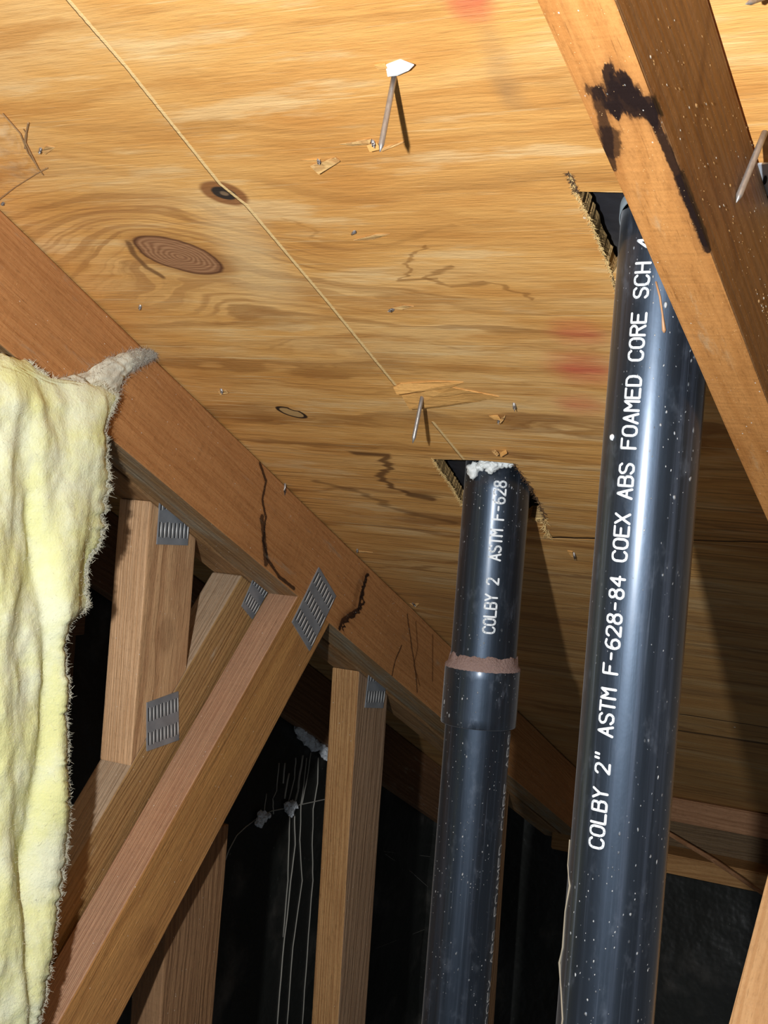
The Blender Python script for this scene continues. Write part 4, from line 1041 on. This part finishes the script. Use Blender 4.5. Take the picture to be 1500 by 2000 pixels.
mortar([(577, 1425, 0.011), (586, 1434, 0.011), (596, 1440, 0.012), (604, 1448, 0.011), (609, 1458, 0.010), (620, 1455, 0.008), (626, 1465, 0.008), (628, 1474, 0.007)], 'largest grey mortar clump with long runs below it', D)
mortar([(556, 1568, 0.009), (554, 1580, 0.009), (562, 1574, 0.007), (560, 1592, 0.003)], 'middle white mortar clump on the black paper')
mortar([(503, 1590, 0.008), (500, 1600, 0.007), (497, 1608, 0.005), (513, 1592, 0.004)], 'lowest grey mortar clump beside the diagonal web')
# paper lap line
o = bpy.data.objects.new('x', None); bpy.data.objects.remove(o)
bm = bmesh.new(); tube_bm(bm, [XWs(*p) for p in [(440, 1680), (447, 1660), (462, 1632), (480, 1615), (500, 1600), (530, 1584), (560, 1578), (585, 1572), (640, 1560), (690, 1548)]], 0.0009, 5)
tag(bm_obj('mortar_seam', bm, M_MORTD, None, None, True), 'thin pale seam line linking the two lower mortar clumps', 'mortar')

# ------------------------------------------------------------------ sticks, cobwebs
bm = bmesh.new(); A, B = ony(1296, 1622, 2.11), ony(1500, 1752, 2.05); tube_bm(bm, [A, (A + B) / 2 + Vector((0, 0, 0.003)), B], [0.0035, 0.0038, 0.003], 7)
tag(bm_obj('stick', bm, M_EAVE1, None, None), 'thin stick leaning across the eave boards at lower right', 'stick')
M_WEB = Mat('cobweb', 0.8, 0.2); M_WEB.color((0.55, 0.52, 0.45)); M_WEB.b.inputs['Alpha'].default_value = 0.35; M_WEB = M_WEB.mat
def web(lines, label, r_=0.00016, mat=None):
    o = thing('cobweb', lines[0][0], label, 'cobweb', 'cobwebs')
    for pts in lines:
        bm = bmesh.new(); tube_bm(bm, pts, r_, 4); bm_obj('strand', bm, mat or M_WEB, o, None)
X2f = -0.82
web([[XWs(750, 1663), XWs(840, 1673)], [XWs(752, 1668), XWs(800, 1700), XWs(850, 1745)], [XWs(735, 1852), XWs(830, 1815)], [XWs(756, 1530), XWs(768, 1495)], [XWs(1000, 1640), XWs(1025, 1610)], [XWs(985, 1800), XWs(1010, 1770), XWs(1030, 1750)]],
    'fine cobweb threads on the black paper behind the farther pipe', 0.00035)
# dirty web in the upper left corner between deck and chord
bm = bmesh.new(); rows = []
CW = [[(-20, 215), (5, 225), (28, 262), (48, 300), (66, 325), (82, 340)], [(-20, 385), (5, 375), (30, 360), (50, 352), (68, 344), (82, 342)]]
for k in range(9):
    t = k / 8; rows.append([bm.verts.new(on(a[0] + (b[0] - a[0]) * t, a[1] + (b[1] - a[1]) * t, 0.004 + 0.012 * math.sin(math.pi * t) * (1 - i / 6) + 0.001 * random.random())) for i, (a, b) in enumerate(zip(*CW))])
for a, b in zip(rows[:-1], rows[1:]):
    for i in range(5): bm.faces.new((a[i], a[i + 1], b[i + 1], b[i]))
mw = Mat('web_film', 0.7, 0.1); k = mw.noise(mw.p, 120.0, 4.0); mw.color((0.74, 0.58, 0.38)); mw.t.links.new((k.step(0.40, 0.75) * 0.25).k, mw.b.inputs['Alpha'])
M_STR = simple('dirty_strand', (0.36, 0.22, 0.10), 0.9)
cwb = thing('cobweb', on(30, 300, 0.01), 'dusty cobweb film in the upper left corner above the chord', 'cobweb', 'cobwebs')
bm_obj('film', bm, mw.mat, cwb, None, True)
for pts in ([(5, 222), (40, 262), (55, 300), (72, 325), (84, 342)], [(55, 240), (48, 275), (60, 300), (75, 330)], [(92, 328), (70, 340), (30, 365), (-5, 392)], [(45, 252), (52, 262), (48, 290)]):
    bm = bmesh.new(); tube_bm(bm, [on(*p, 0.002) for p in pts], [0.00025 + 0.0004 * random.random() for _ in pts], 5)
    bm_obj('strand', bm, M_STR, cwb)
